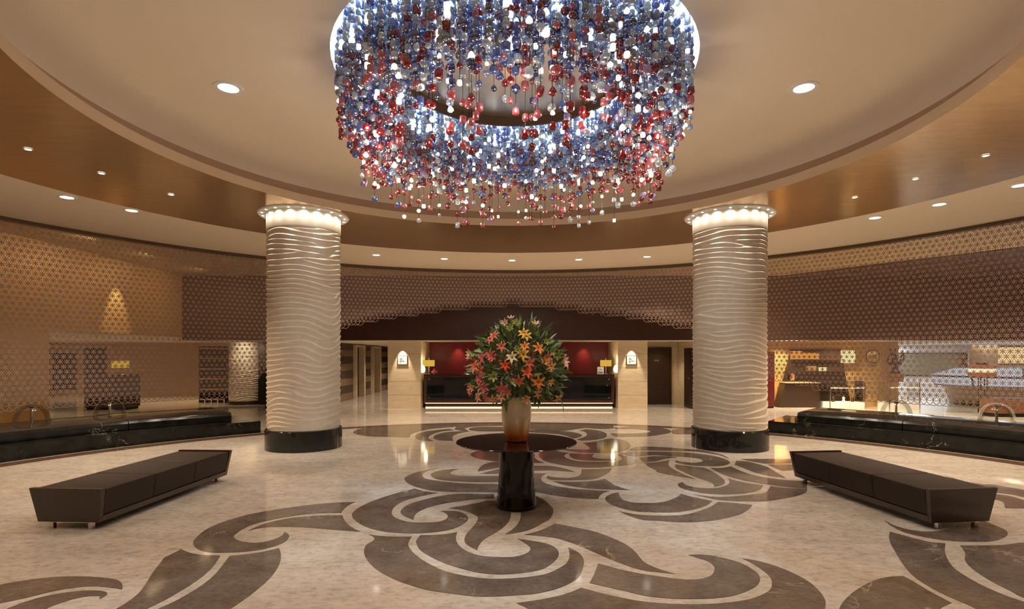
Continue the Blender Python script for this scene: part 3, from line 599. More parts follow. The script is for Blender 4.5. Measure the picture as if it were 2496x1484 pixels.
for i, (x, y, z, c, s, k, a) in enumerate(beads):
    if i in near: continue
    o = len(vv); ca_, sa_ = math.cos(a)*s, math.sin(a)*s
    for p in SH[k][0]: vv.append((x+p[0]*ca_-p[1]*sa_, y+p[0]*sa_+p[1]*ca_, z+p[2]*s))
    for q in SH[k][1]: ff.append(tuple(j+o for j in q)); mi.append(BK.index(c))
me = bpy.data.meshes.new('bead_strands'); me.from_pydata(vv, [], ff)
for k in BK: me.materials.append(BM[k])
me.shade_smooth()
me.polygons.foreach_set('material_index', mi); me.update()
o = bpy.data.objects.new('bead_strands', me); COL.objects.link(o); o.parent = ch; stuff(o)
m = MB()
for x, y, zb in wires:
    q = .0022; m.add([(x-q,y-q,zb),(x+q,y-q,zb),(x,y+q,zb),(x-q,y-q,5.28),(x+q,y-q,5.28),(x,y+q,5.28)], [(0,1,4,3),(1,2,5,4),(2,0,3,5)])
stuff(m.build('hanging_wires', M['darkmetal'], ch))
m = MB(); m.lathe([(1.99,5.285),(2.02,5.285)], 0, 0, 64); m.lathe([(1.375,5.285),(1.40,5.285)], 0, 0, 64)
m.build('led_ring', glow('cool_led', (.8,.92,1), 14), ch)
for k in range(16):
    a = 2*math.pi*k/16; r = 1.70
    lamp('chandelier_lamp', 'POINT', (CX+r*math.cos(a), CY+r*math.sin(a), 5.2 if k % 2 else 5.1), P_CHAND, COOL, None, None, shadow_soft_size=.04)

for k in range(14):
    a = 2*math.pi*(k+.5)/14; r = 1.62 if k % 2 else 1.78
    lamp('ceiling_fill_lamp', 'POINT', (CX+r*math.cos(a), CY+r*math.sin(a), 3.85), P_FILL, (1,.79,.57), None, None, shadow_soft_size=.12)  # unseen warm lamps added among the beads to brighten the ceiling

# ================================================================== CENTRE TABLE AND FLOWERS
TX, TY, TZ = .05, 6.26, .743
t = thing('pedestal_table', 'round dark lacquer pedestal table in the middle of the hall, carrying the flower vase', 'table', (TX,TY,0))
MB().lathe([(0,TZ-.028),(.60,TZ-.028),(.675,TZ-.016),(.687,TZ-.006),(.68,TZ),(0,TZ)], 0, 0, 96).build('tabletop', M['lacquer'], t, smooth=30)
MB().lathe([(0,0),(.235,0),(.238,.012),(.225,.05),(.21,.2),(.198,.45),(.19,TZ-.03),(0,TZ-.03)], 0, 0, 64).build('pedestal', M['lacquer'], t, smooth=40)
vz = TZ
t = thing('flower_vase', 'tall frosted cream glass vase fading to orange at the foot, on the round table', 'vase', (TX,TY,vz))
vm = mat('vase_glass', (1,1,1), .22, spec=.5, coat=.4); n, l, b = nodes(vm)
tc = n.new('ShaderNodeTexCoord'); sp = n.new('ShaderNodeSeparateXYZ'); l.new(tc.outputs['Object'], sp.inputs[0])
mr = n.new('ShaderNodeMapRange'); mr.inputs[2].default_value = .52; l.new(sp.outputs['Z'], mr.inputs[0])
rp = ramp(n, [(0,(.70,.14,.03)),(.13,(.76,.19,.05)),(.32,(.86,.56,.28)),(.5,(.92,.77,.54)),(1,(.88,.72,.48))]); l.new(mr.outputs[0], rp.inputs[0]); l.new(rp.outputs[0], b.inputs['Base Color'])
MB().lathe([(0,.002),(.112,.002),(.122,.012),(.142,.1),(.162,.22),(.17,.32),(.168,.42),(.158,.48),(.15,.51),(.145,.51),(.152,.47),(.16,.4),(.15,.25),(.11,.05),(0,.04)], 0, 0, 64).build('vase_body', vm, t, smooth=True)
BX, BY, BZ = .065, 6.26, 1.61
bq = thing('lily_bouquet', 'big round bouquet of pink, orange and cream lilies with green leaves standing in the vase', 'flowers', (BX,BY,BZ))
def lily_mesh(col, tip, open_, name):
    v, f = [], []
    for k in range(6):
        a = 2*math.pi*k/6 + (.1 if k % 2 else 0); wd_ = .019 if k % 2 else .015
        for i in range(6):
            s = i/5; ang = open_*s*1.25; L = .085
            rad = .006 + L*(math.sin(ang)/max(open_*1.25,.01) if open_ > .01 else 0) * 1.0
            z = L*(1-math.cos(ang))/(open_*1.25)*0 + L*s*math.cos(ang*.75)
            rad = .006 + L*s*math.sin(ang*.75+.12)
            w = wd_*math.sin(math.pi*min(.999,.12+.88*s))**.8
            ca_, sa_ = math.cos(a), math.sin(a)
            for q in (-1, 0, 1):
                zz = z + (.004 if q else -.002); v.append((rad*ca_ - q*w*sa_, rad*sa_ + q*w*ca_, zz))
        o = k*18
        for i in range(5):
            for q in range(2): f.append((o+i*3+q, o+i*3+q+1, o+(i+1)*3+q+1, o+(i+1)*3+q))
    me = bpy.data.meshes.new(name); me.from_pydata(v, [], f)
    m = mat(name+'_petal', col, .5, spec=.3); nn, l, b = nodes(m); b.inputs['Subsurface Weight'].default_value = 0
    tc = nn.new('ShaderNodeTexCoord'); sp = nn.new('ShaderNodeVectorMath'); sp.operation = 'LENGTH'; l.new(tc.outputs['Object'], sp.inputs[0])
    mr = nn.new('ShaderNodeMapRange'); mr.inputs[1].default_value = .01; mr.inputs[2].default_value = .09; l.new(sp.outputs['Value'], mr.inputs[0])
    rp = ramp(nn, [(0,(.55,.42,.08)),(.25,col),(.7,col),(1,tip)]); l.new(mr.outputs[0], rp.inputs[0]); l.new(rp.outputs[0], b.inputs['Base Color'])
    me.materials.append(m); me.shade_smooth(); return me
LC = {'coral':((.72,.19,.13),(.85,.45,.34)), 'pink':((.68,.13,.18),(.84,.44,.42)), 'orange':((.82,.27,.06),(.88,.50,.25)), 'redo':((.75,.09,.03),(.8,.2,.1)), 'yellow':((.80,.48,.09),(.86,.62,.28)),
      'cream':((.74,.64,.34),(.82,.76,.58)), 'peach':((.84,.42,.23),(.88,.6,.42)), 'green':((.36,.42,.12),(.5,.56,.25)), 'pale':((.80,.55,.45),(.86,.70,.62))}
LM = {k: [lily_mesh(c[0], c[1], o_, 'lily') for o_ in (.8, 1.5)] for k, c in LC.items()}
FL = [(690,150,'pale',0),(770,110,'pale',0),(540,340,'coral',1),(500,385,'coral',1),(640,480,'coral',1),(950,300,'yellow',1),(985,340,'yellow',1),(1110,190,'pale',0),(960,480,'orange',1),(950,590,'yellow',1),(1140,510,'orange',1),(500,600,'pink',1),(385,650,'pink',1),(545,640,'coral',0),
      (210,570,'cream',0),(215,650,'cream',0),(790,640,'cream',1),(690,740,'redo',1),(1010,700,'coral',1),(1240,630,'coral',0),(1320,745,'peach',1),(1230,710,'yellow',0),(1520,740,'pale',1),(1490,690,'pale',0),(280,770,'coral',1),(350,800,'coral',1),
      (990,850,'redo',1),(540,890,'green',0),(340,930,'pink',1),(380,960,'pink',0),(880,940,'coral',1),(1150,960,'orange',1),(390,1060,'pink',1),(660,1040,'pink',1),(720,1080,'coral',0),(1130,1130,'coral',1),(190,1110,'coral',1),(1430,1190,'yellow',1),(510,1200,'peach',1),(330,1190,'peach',1),(430,1170,'pink',1),
      (640,1180,'peach',1),(980,1180,'peach',0),(1320,540,'green',0),(1390,570,'green',0),(760,240,'green',0),(850,180,'green',0),(870,550,'green',0),(1240,420,'green',0),(250,1040,'peach',0),(1300,950,'peach',0)]
stem = MB()
for fx, fz, c, o_ in FL:
    dx, dz = (fx-870)*.000755, -(fz-740)*.000755
    q = 1 - (dx/.66)**2 - (dz/.62)**2
    dy = -.50*math.sqrt(max(q,.02)) - .02
    d = Vector((dx*1.1 + rnd.gauss(0,.14), dy*.8 - .12, dz*.75 + .08 + rnd.gauss(0,.16))).normalized()
    o = bpy.data.objects.new('lily', LM[c][o_]); COL.objects.link(o); o.parent = bq
    o.location = (dx,dy,dz); o.rotation_euler = d.to_track_quat('Z','X').to_euler(); s = rnd.uniform(.70,.98)*(1.15 if not o_ else 1); o.scale = (s*(.8 if not o_ else 1),)*2 + (s,)
    p0 = Vector((dx*.05,dy*.05,-.42)); p1 = Vector((dx,dy,dz)); mid = (p0+p1)/2 + Vector((dx*.1,dy*.1,.08)); stem.tube([p0,mid,p1],.004,4)
def leaf_mesh(L, w, curl, col):
    v, f = [], []
    for i in range(6):
        s = i/5; ww = w*math.sin(math.pi*(.06+.94*s))**.7 if s < 1 else .0008
        z = L*s; y = -curl*s*s
        v += [(-ww,y+.15*ww,z),(0,y,z),(ww,y+.15*ww,z)]
    for i in range(5):
        for q in range(2): f.append((i*3+q,i*3+q+1,i*3+q+4,i*3+q+3))
    me = bpy.data.meshes.new('leaf'); me.from_pydata(v,[],f); me.materials.append(col); me.shade_smooth(); return me
LG = [mat('leaf_dark',(.05,.105,.03),.38), mat('leaf_mid',(.11,.175,.045),.4), mat('leaf_olive',(.24,.27,.09),.42), mat('leaf_grey',(.19,.235,.13),.45)]
LV = [leaf_mesh(L,w,c,g) for L,w,c in ((.13,.017,.03),(.11,.02,.04),(.16,.016,.05),(.095,.016,.01)) for g in LG]
lv, lf, lmi = [], [], []
cnt = 0
for i in range(1150):
    while True:
        d = Vector((rnd.gauss(0,1),rnd.gauss(0,1),rnd.gauss(0,1))).normalized()
        if d.z > -.82: break
    front = d.y < .25
    sc = rnd.uniform(.55,.93) if i >= 300 else rnd.uniform(.78,1.0)
    if i < 300 and not front: d.y = -abs(d.y)
    low = max(0, -d.z)
    p = Vector((d.x*.53*(1-.10*max(0,d.z)), d.y*.47, d.z*.48 + .0))*sc
    g = (d + Vector((rnd.gauss(0,.28),rnd.gauss(0,.28),rnd.gauss(.10,.25)))).normalized()
    me = LV[rnd.randrange(16)]
    s = rnd.uniform(.75,1.2)
    rot = (g.to_track_quat('Z','Y') @ Matrix.Rotation(rnd.uniform(0,6.28),3,'Z').to_quaternion())
    if i < 300:
        o = bpy.data.objects.new('leaf', me); COL.objects.link(o); o.parent = bq; o.location = p; o.scale = (s,s,s); o.rotation_euler = rot.to_euler()
    else:
        k0 = len(lv)
        for vt in me.vertices: lv.append(tuple(rot @ (vt.co*s) + p))
        for pl in me.polygons: lf.append(tuple(j+k0 for j in pl.vertices)); lmi.append(LG.index(me.materials[0]))
for (px, pz, gx, gz) in ((720,1230,-.2,-1),(1110,1240,.2,-1),(1170,1260,.1,-1),(1450,1330,.5,-.8),(700,1330,-.1,-1)):
    me = LV[8]; p = Vector(((px-870)*.000755, -.3, -(pz-900)*.000755)); rot = Vector((gx,-.2,gz)).to_track_quat('Z','Y'); k0 = len(lv)
    for vt in me.vertices: lv.append(tuple(rot @ (vt.co*1.2) + p))
    for pl in me.polygons: lf.append(tuple(j+k0 for j in pl.vertices)); lmi.append(0)
me = bpy.data.meshes.new('inner_foliage'); me.from_pydata(lv,[],lf)
for g in LG: me.materials.append(g)
me.polygons.foreach_set('material_index', lmi); me.shade_smooth(); me.update()
o = bpy.data.objects.new('inner_foliage', me); COL.objects.link(o); o.parent = bq; stuff(o)
stuff(stem.build('stems', LG[1], bq))

# ================================================================== BENCHES
def bench(p0, p1, label):
    """p0 near end, p1 far end (floor points on the axis)"""
    a, b_ = Vector((*p0,0)), Vector((*p1,0)); L = (b_-a).length; ang = math.atan2(b_.y-a.y, b_.x-a.x)
    t = thing('upholstered_bench', label, 'bench', (a+b_)/2, ang, 'long dark benches')
    h0, h1, hw0, hw1 = .075, .40, .315, .365
    for s in (-1, 1):                               # end panels lean outwards
        x0, x1 = s*(L/2-.06), s*(L/2-.015); y0, y1 = s*(L/2-.025), s*(L/2+.025)
        v = []
        for x, z, hw in ((x0,h0,hw0),(x1,h0,hw0),(y1,h1+.012,hw1+.005),(y0,h1+.012,hw1+.005)): v += [(x,-hw,z),(x,hw,z)]
        MB().add(v,[(0,1,3,2),(2,3,5,4),(4,5,7,6),(6,7,1,0),(0,2,4,6),(1,7,5,3)]).build('end_panel', M['wood'], t)
    v = [(-L/2+.05,-hw0,h0),(L/2-.05,-hw0,h0),(L/2-.05,hw0,h0),(-L/2+.05,hw0,h0),(-L/2+.045,-hw0-.014,h0+.06),(L/2-.045,-hw0-.014,h0+.06),(L/2-.045,hw0+.014,h0+.06),(-L/2+.045,hw0+.014,h0+.06)]
    MB().add(v,[(0,3,2,1),(4,5,6,7),(0,1,5,4),(1,2,6,5),(2,3,7,6),(3,0,4,7)]).build('plinth', M['wood'], t)
    w = (L-.085)/3
    for k in range(3):
        x0 = -L/2+.0425+k*w+.003; x1 = x0+w-.006
        za, zb = h0+.064, h1
        v = [(x0,-hw0-.012,za),(x1,-hw0-.012,za),(x1,hw0+.012,za),(x0,hw0+.012,za),(x0,-hw1+.004,zb),(x1,-hw1+.004,zb),(x1,hw1-.004,zb),(x0,hw1-.004,zb)]
        MB().add(v,[(0,3,2,1),(4,5,6,7),(0,1,5,4),(1,2,6,5),(2,3,7,6),(3,0,4,7)]).build('cushion', M['leather'], t, smooth=40, bevel=.012)
    for s in (-1, 1):
        m = MB(); x = s*(L/2-.06)
        for y in (-.2,.2): m.box(x-.02,x+.02,y-.02,y+.02,0,h0)
        m.box(x-.02,x+.02,-.2,.2,h0-.012,h0)
        m.build('leg_frame', M['chrome'], t)
bench((-4.37,5.40),(-4.25,7.62), 'long low dark brown three-cushion bench left of the flower table')
bench((4.42,5.40),(4.17,7.55), 'long low dark brown three-cushion bench right of the flower table')

# ================================================================== MARBLE LEDGES WITH BELL FOUNTAINS
def ledge(side, a_end, label):
    t = thing('marble_ledge', label, 'ledge', (0,0,0), 0, 'stepped black marble ledges')
    def sector(r0, r1, z0, z1, aa, ab, ch_=.0):
        prof = [(r0+ch_,z0),(r1,z0),(r1,z1),(r0+ch_*2,z1),(r0+ch_*.6,z1-ch_*.45),(r0,z1-ch_*1.4),(r0,z0+.01)] if ch_ else [(r0,z0),(r1,z0),(r1,z1),(r0,z1)]
        return MB().lathe(prof, .07, 5.48, 40, True, aa, ab)
    def arc(a): return 90 - side*a
    sector(8.92, 10.5, 0, .262, arc(a_end), arc(88)).build('lower_step', M['black'], t, smooth=30)
    # upper tier in three slabs with a shallow joint
    e = [a_end+3.2, 55, 70, 88]; ro = (10.95, 10.8, 10.55)
    for i in range(3):
        sector(9.28, ro[i], .262, .462, arc(e[i]+(.05 if i else 0)), arc(e[i+1]-.05), .05).build('upper_slab', M['black'], t, smooth=30)
    return t
ledge(-1, 39.8, 'stepped black marble ledge with pale veins along the left glass screen, carrying two clear domes')
ledge(1, 39.6, 'stepped black marble ledge with pale veins along the right glass screen, carrying two clear domes')
def bell(x, y, label):
    t = thing('bell_fountain', label, 'fountain', (x,y,.462), 0, 'clear domes on the marble ledges')
    m = MB(); m.lathe([(0,0),(.03,0),(.03,.015),(.022,.02),(.022,.26),(.034,.265),(.034,.285),(.05,.30),(.05,.312),(0,.318)], 0, 0, 20); m.build('nozzle', M['chrome'], t, smooth=40)
    pr_ = [(.285*math.cos(a)**.8 if a < 1.56 else .001, .36*math.sin(a)) for a in np.linspace(0, math.pi/2, 14)]
    MB().lathe(pr_, 0, 0, 40).build('clear_dome', M['dome'], t, smooth=True)
bell(-9.0,10.3,'clear dome over a chrome nozzle on the left ledge, near the left edge')
bell(-8.45,11.55,'clear dome over a chrome nozzle on the left ledge, before the dark desk')
bell(7.98,11.42,'clear dome over a chrome nozzle on the right ledge, under the dark sculpture')
bell(9.3,10.55,'clear dome over a chrome nozzle on the right ledge, near the right edge')

# ================================================================== RECEPTION
t = thing('reception_counter', 'long dark reception counter with black glass front and lit base, behind the flowers', 'counter', (0,18.35,0))
x0, x1 = -2.95, 3.42
MB().box(x0,x1,.03,.75,.16,1.09).build('counter_body', M['redwood'], t, bevel=.006)
MB().box(x0,x1,-.02,.8,1.09,1.125).build('countertop', M['lacquer'], t, bevel=.006)
MB().box(x0+.04,x1-.04,.12,.7,0,.16).build('plinth', M['redwood'], t)
MB().box(x0+.05,x1-.05,.015,.03,.148,.166).build('light_strip', M['led'], t)
MB().box(x0+.05,x1-.05,.09,.12,.005,.03).build('light_strip', M['led'], t)
xs = [x0+.1, -.83, 1.26, x1-.1]
for k in range(3):
    a, b_ = xs[k]+.01, xs[k+1]-.01
    g = MB().box(a,b_,-.03,-.015,.27,1.03).build('glass_panel', M['blackglass'], t)
    for xx in (a+.08,b_-.08):
        for z in (.34,.96): MB().cyly(xx,z,-.045,.03,.02).build('standoff', M['chrome'], g)
def desk_lamp(loc, label, w=.19, h=.21, dz=.26):
    t = thing('table_lamp', label, 'lamp', loc, 0, 'yellow drum lamps')
    m = MB(); m.lathe([(0,0),(.07,0),(.07,.015),(.015,.025),(.012,dz+h+.03),(.02,dz+h+.05),(0,dz+h+.08)], 0, 0, 16); m.build('stem', M['chrome'], t, smooth=40)
    MB().lathe([(w,dz),(w,dz+h),(w*.97,dz+h),(w*.97,dz)], 0, 0, 28, True).build('shade', M['shade'], t, smooth=40)
    lamp('lamp_bulb', 'POINT', (0,0,dz+h/2), 6, (1,.75,.4), t, None, shadow_soft_size=.04)
desk_lamp((-2.83,18.75,1.125), 'yellow drum table lamp at the left end of the reception counter')
desk_lamp((3.2,18.75,1.125), 'yellow drum table lamp at the right end of the reception counter')
t = thing('fruit_bowl', 'small bowl of red fruit on the left end of the reception counter', 'bowl', (-2.62,18.55,1.125))
MB().lathe([(0,.004),(.05,.004),(.11,.06),(.13,.075),(.105,.065),(.04,.02),(0,.02)], 0, 0, 20).build('bowl', M['white'], t, smooth=40)
rm = mat('red_fruit', (.6,.02,.03), .2)
for k, (x, y, z) in enumerate(((-.05,0,.08),(.05,.02,.08),(0,-.05,.085),(0,.05,.08),(0,0,.14))):
    f = tag(MB().lathe([(0,-.04),(.025,-.035),(.042,0),(.035,.03),(.01,.036),(0,.03)], 0, 0, 12).build('red_fruit', rm, None, True, (-2.62+x,18.55+y,1.125+z)),
        ['red fruit on the left of the reception bowl','red fruit on the right of the reception bowl','red fruit at the front of the reception bowl','red fruit at the back of the reception bowl','red fruit on top of the pile in the reception bowl'][k], 'fruit', 'fruit in the reception bowl')
t = thing('counter_sign', 'small white sign card on the right end of the reception counter', 'sign', (2.98,18.5,1.125), 0)
m = MB(); m.box(-.11,.11,-.006,.006,0,.245); m.box(-.11,.11,0,.06,0,.008); m.build('card', M['white'], t)
m = MB()
for z, w in ((.16,.05),(.148,.04),(.07,.08),(.055,.07),(.04,.06)): m.box(-w,w*.9,-.009,-.006,z,z+.007)
m.build('printed_lines', M['darkmetal'], t)
def wall_sign(x, label, lines):
    t = thing('framed_notice', label, 'sign', (x,18.1,1.60), 0, 'framed notices on the cream piers')
    MB().box(-.15,.15,-.03,0,-.14,.14).build('notice_panel', M['white'], t)
    m = MB(); m.box(-.165,.165,-.035,0,-.16,-.14); m.box(-.165,.165,-.035,0,.14,.15); m.box(.15,.165,-.035,0,-.14,.14); m.box(-.16,-.15,-.035,0,-.14,.14); m.build('frame', M['darkmetal'], t)
    m = MB()
    for z, a, b_ in lines: m.box(a,b_,-.034,-.03,z,z+.014)
    m.build('printed_lines', M['darkmetal'], t)
wall_sign(-3.6, 'square white framed notice under a spotlight on the left cream pier', [(.05,-.09,.0),(.01,-.09,.0),(-.04,-.09,.06),(-.09,-.09,-.05)])
wall_sign(3.93, 'square white framed notice under a spotlight on the right cream pier', [(.06,-.09,-.02),(.02,-.09,.03),(-.04,-.09,.08),(-.09,-.09,-.04)])
for x, w in ((-3.6,'left'),(3.93,'right')):
    t = thing('ceiling_spotlight', 'small round spotlight in the low ceiling over the %s cream pier notice' % w, 'spotlight', (x,17.9,2.225))
    MB().lathe([(0,-.004),(.03,-.004),(.035,-.012),(.05,-.012),(.05,-.001)], 0, 0, 16).build('trim_ring', M['white'], t)
    lamp('notice_spot', 'SPOT', (x,17.86,2.2), 75, (1,.84,.6), None, (x,18.16,1.15), spot_size=R(46), spot_blend=.45, shadow_soft_size=.02)
for x, w in ((-2.985,'left'),(3.475,'right')):
    t = thing('wall_sconce', 'small bright cup-shaped wall light in the gap at the %s end of the reception counter' % w, 'wall light', (x,18.3,1.18))
    MB().lathe([(0,0),(.05,0),(.09,.05),(.10,.14),(.06,.24),(0,.27)], 0, 0, 20).build('sconce_glass', glow('sconce_glow',(1,.88,.66),2.2), t, smooth=True)
    lamp('sconce_lamp', 'POINT', (x+(.12 if x < 0 else -.12),18.28,1.6), 4, (1,.8,.5), None, None, shadow_soft_size=.05)

# lounge desk behind the left glass
t = thing('concierge_desk', 'tall dark desk behind the left glass screen, carrying a yellow lamp', 'desk', (-13.03,17.6,0))
MB().box(-.66,.66,0,.7,.08,1.1).build('desk_body', M['wood'], t, bevel=.01)
MB().box(-.69,.69,-.04,.74,1.1,1.15).build('desk_top', M['lacquer'], t, bevel=.006)
MB().box(-.62,.62,.04,.66,0,.08).build('plinth', M['darkmetal'], t)
desk_lamp((-12.75,17.9,1.15), 'yellow drum table lamp on the dark desk behind the left glass', .24, .22, .2)
t = thing('lounge_screen', 'tall dark lattice shelf standing left of the small wavy column', 'shelf', (-11.15,20.6,0))
m = MB()
for k in range(5): m.box(-.5+k*.24,-.46+k*.24,-.15,.15,0,2.1)
m.build('upright', M['darkmetal'], t)
for k in range(6): MB().box(-.5,.5,-.15,.15,.1+k*.38,.14+k*.38).build('shelf_board', M['goldwall'], t)
MB().box(-.5,.5,.13,.15,.1,2.1).build('back_panel', M['darkmetal'], t)

# ================================================================== SHOP BEHIND THE RIGHT GLASS
t = thing('lacquer_cabinet', 'narrow dark red lacquer cabinet just right of the right column, far back', 'cabinet', (8.5,18.25,0))
MB().box(-.22,.22,0,.5,.06,1.88).build('cabinet_body', mat('deep_red_lacquer', (.10,.008,.010), .3), t, bevel=.008)
MB().box(-.2,.2,.03,.48,0,.06).build('plinth', M['darkmetal'], t)
for z, hh in ((1.0,.13),(.06,.2)): MB().box(-.19,-.05,-.12,-.001,z,z+hh).build('gold_box', mat('gold_trinket_%d' % int(z*9), (.55,.36,.08), .3, .6), t)
t = thing('niche_display', 'dark trapezoid display niche with lit amber shelves on the gold wall', 'display', (9.9,18.95,0))
v = [(-.8,-.02,0),(1.78,-.02,0),(1.42,-.02,1.98),(-.28,-.02,1.98),(-.8,.04,0),(1.78,.04,0),(1.42,.04,1.98),(-.28,.04,1.98)]
MB().add(v,[(0,1,2,3),(4,7,6,5),(0,4,5,1),(1,5,6,2),(2,6,7,3),(3,7,4,0)]).build('back_panel', M['wood'], t)
for x_0, x_1, z in ((-.45,1.5,1.2),(-.35,1.45,1.6),(-.55,1.55,.86)): MB().box(x_0,x_1,-.2,-.02,z,z+.025).build('shelf', M['bronze'], t)
amb = glow('amber_glow',(1,.36,.06),.9); yel = glow('yellow_glow',(1,.74,.34),1.3); brn = mat('brown_box',(.25,.14,.07),.5)
for x, z, w, hh, mt, lb in ((-.15,1.625,.36,.28,amb,'orange lit box at the top left of the trapezoid niche'),(.35,1.625,.5,.22,amb,'long orange lit box on the top shelf of the trapezoid niche'),(1.62,1.5,.42,.42,yel,'yellow lit crystal box at the right of the trapezoid niche'),
                     (.35,1.225,.3,.16,brn,'brown box on the middle shelf of the trapezoid niche'),(.75,1.225,.22,.12,yel,'small pale lit box on the middle shelf of the trapezoid niche'),(-.3,.885,.12,.28,brn,'slim brown box on the lowest shelf of the trapezoid niche')):
    tag(MB().box(9.9+x-w/2,9.9+x+w/2,18.78,18.92,z,z+hh).build('display_box', mt, bevel=.01), lb, 'box', 'lit boxes in the niche')
t = thing('shop_counter', 'low dark brown counter in front of the trapezoid niche', 'counter', (9.6,18.5,0))
v = [(-.62,0,0),(.75,0,0),(.75,.4,0),(-.62,.4,0),(-.40,0,.82),(.75,0,.82),(.75,.4,.82),(-.40,.4,.82)]
MB().add(v,[(0,3,2,1),(4,5,6,7),(0,1,5,4),(1,2,6,5),(2,3,7,6),(3,0,4,7)]).build('counter_body', M['wood'], t)
MB().box(-.42,.78,-.03,.42,.82,.85).build('counter_top', M['soffit'], t)
def vitrine(x, y, w, label, items):
    t = thing('glass_vitrine', label, 'display case', (x,y,0), 0, 'glass display cases')
    MB().box(-w/2,w/2,0,.6,0,.2).build('base', M['white'], t)
    for a, b_, c, d in ((-w/2,w/2,0,.008),(-w/2,w/2,.592,.6)): MB().box(a,b_,c,d,.2,.86).build('pane', M['pane'], t)
    for a in (-w/2,w/2-.008): MB().box(a,a+.008,0.008,.592,.2,.86).build('pane', M['pane'], t)
    MB().box(-w/2,w/2,0,.6,.86,.875).build('top_pane', M['pane'], t)
    MB().box(-w/2+.03,w/2-.03,.02,.05,.66,.70).build('light_bar', M['led'], t)
    for a in (-w/2,w/2): MB().box(a-.012,a+.012,-.01,.015,0,.875).build('corner_post', M['chrome'], t)
    for k, (q, nm) in enumerate(items):
        tag(MB().lathe([(0,0),(.05,0),(.055,.03),(.03,.09),(.05,.13),(.02,.17),(0,.18)], 0, 0, 10).build('ornament', M['white'] if k % 2 else M['bronze'], None, True, (x+q,y+.3,.2)), nm, 'ornament', 'ornaments in the glass cases')
vitrine(11.05,18.1,1.15,'glass display case with lit rim beside the dark shop counter',[(-.3,'bronze ornament at the left of the glass case beside the dark counter'),(.05,'white ornament in the middle of the glass case beside the dark counter'),(.35,'bronze ornament at the right of the glass case beside the dark counter')])
vitrine(13.0,18.2,1.0,'glass display case with lit rim under the dark flame-shaped sculpture',[(-.3,'bronze ornament in the glass case under the sculpture, left'),(.2,'white ornament in the glass case under the sculpture, right')])
tag(MB().box(11.66,11.82,18.5,18.7,0,.9).build('dark_post', M['wood'], bevel=.005), 'short dark post at the right end of the first glass case', 'post')
t = thing('flame_sculpture', 'dark twisted flame-shaped sculpture on a reddish wooden block above the second glass case', 'sculpture', (12.9,18.5,.876))
MB().box(-.18,.18,-.15,.15,0,.27).build('block', noisy('red_brown_wood', [(.3,(.14,.05,.025)),(.7,(.22,.08,.04))], 8, .35), t, bevel=.01)
m = MB(); g = random.Random(5)
m.lathe([(0,.27),(.16,.27),(.15,.33),(.09,.4),(.11,.52),(.12,.62),(.07,.75),(0,.78)], 0, 0, 12)
for k in range(9):
    a = g.uniform(0,6.28); h_ = g.uniform(.45,.95); s = g.uniform(.8,1.2); pts = []
    for i in range(8):
        u = i/7; pts.append((math.cos(a)*(.05+.2*math.sin(u*2.2)*s)+.06*math.sin(u*5+k), math.sin(a)*(.05+.13*math.sin(u*2.2))+.03*math.cos(u*4+k), .55+h_*u*.65))
    m.tube(pts, [.05*(1-i/7.6)+.004 for i in range(8)], 6)
m.build('flame', M['darkmetal'], t, smooth=True)
# emblem on the gold wall
t = thing('round_emblem', 'round ring emblem with dark lettering on the gold shop wall, lit from above', 'sign', (12.45,18.98,1.72))
v = MB(); n_ = 40; vv, ff = [], []
for k in range(n_):
    a = 2*math.pi*k/n_
    for r in (.215,.237): 
        for y in (-.015,0): vv.append((r*math.cos(a), y, r*math.sin(a)))
for k in range(n_):
    a, b_ = k*4, ((k+1)%n_)*4; ff += [(a,b_,b_+2,a+2),(a+1,a+3,b_+3,b_+1),(a,a+1,b_+1,b_),(a+2,b_+2,b_+3,a+3)]
v.add(vv,ff).build('ring', M['darkmetal'], t)
def lettering(txt, size, loc, parent, mt):
    c = bpy.data.curves.new('lettering','FONT'); c.body = txt; c.size = size; c.align_x = 'CENTER'; c.align_y = 'CENTER'; c.extrude = .004
    o = bpy.data.objects.new('lettering', c); COL.objects.link(o); o.parent = parent; o.location = loc; dg = bpy.context.evaluated_depsgraph_get(); me = bpy.data.meshes.new_from_object(o.evaluated_get(dg)); bpy.data.objects.remove(o); o = finish('lettering', me, mt, parent, False, loc); o.rotation_euler = (R(90),0,0); return o
lettering('est', .25, (0,-.01,.02), t, M['darkmetal']); lettering('cafe', .09, (0,-.01,-.33), t, M['darkmetal'])
# rear of the shop
sp_ = thing('wall_display_panel', 'wide grey-green framed wall panel at the back of the bright shop', 'panel', (18.05,23.98,0))
MB().box(-1.55,1.55,-.06,0,.92,1.86).build('green_panel', noisy('green_grey_panel', [(.3,(.10,.12,.08)),(.7,(.17,.19,.14))], 3, .25), sp_)
m = MB(); m.box(-1.6,1.6,-.09,0,.87,.92); m.box(1.5,1.62,-.25,0,.87,1.9); m.box(-1.6,1.5,-.09,0,1.86,1.9); m.build('frame', M['darkmetal'], sp_)
t = thing('lit_shelf', 'yellow backlit wall shelf at the right edge, above the bright curved counter', 'shelf', (22.0,23.98,0))
MB().box(-1.0,1.3,-.02,0,1.42,2.12).build('lit_back', glow('shelf_glow',(1,.78,.36),.75), t)
m = MB(); m.box(-1.1,1.4,-.3,0,1.36,1.42); m.box(-1.1,1.4,-.3,0,2.12,2.17); m.build('shelf_board', M['wood'], t)
t = thing('curved_display_counter', 'long boat-shaped shop counter with two glowing glass tiers', 'counter', (19.5,19.6,0))
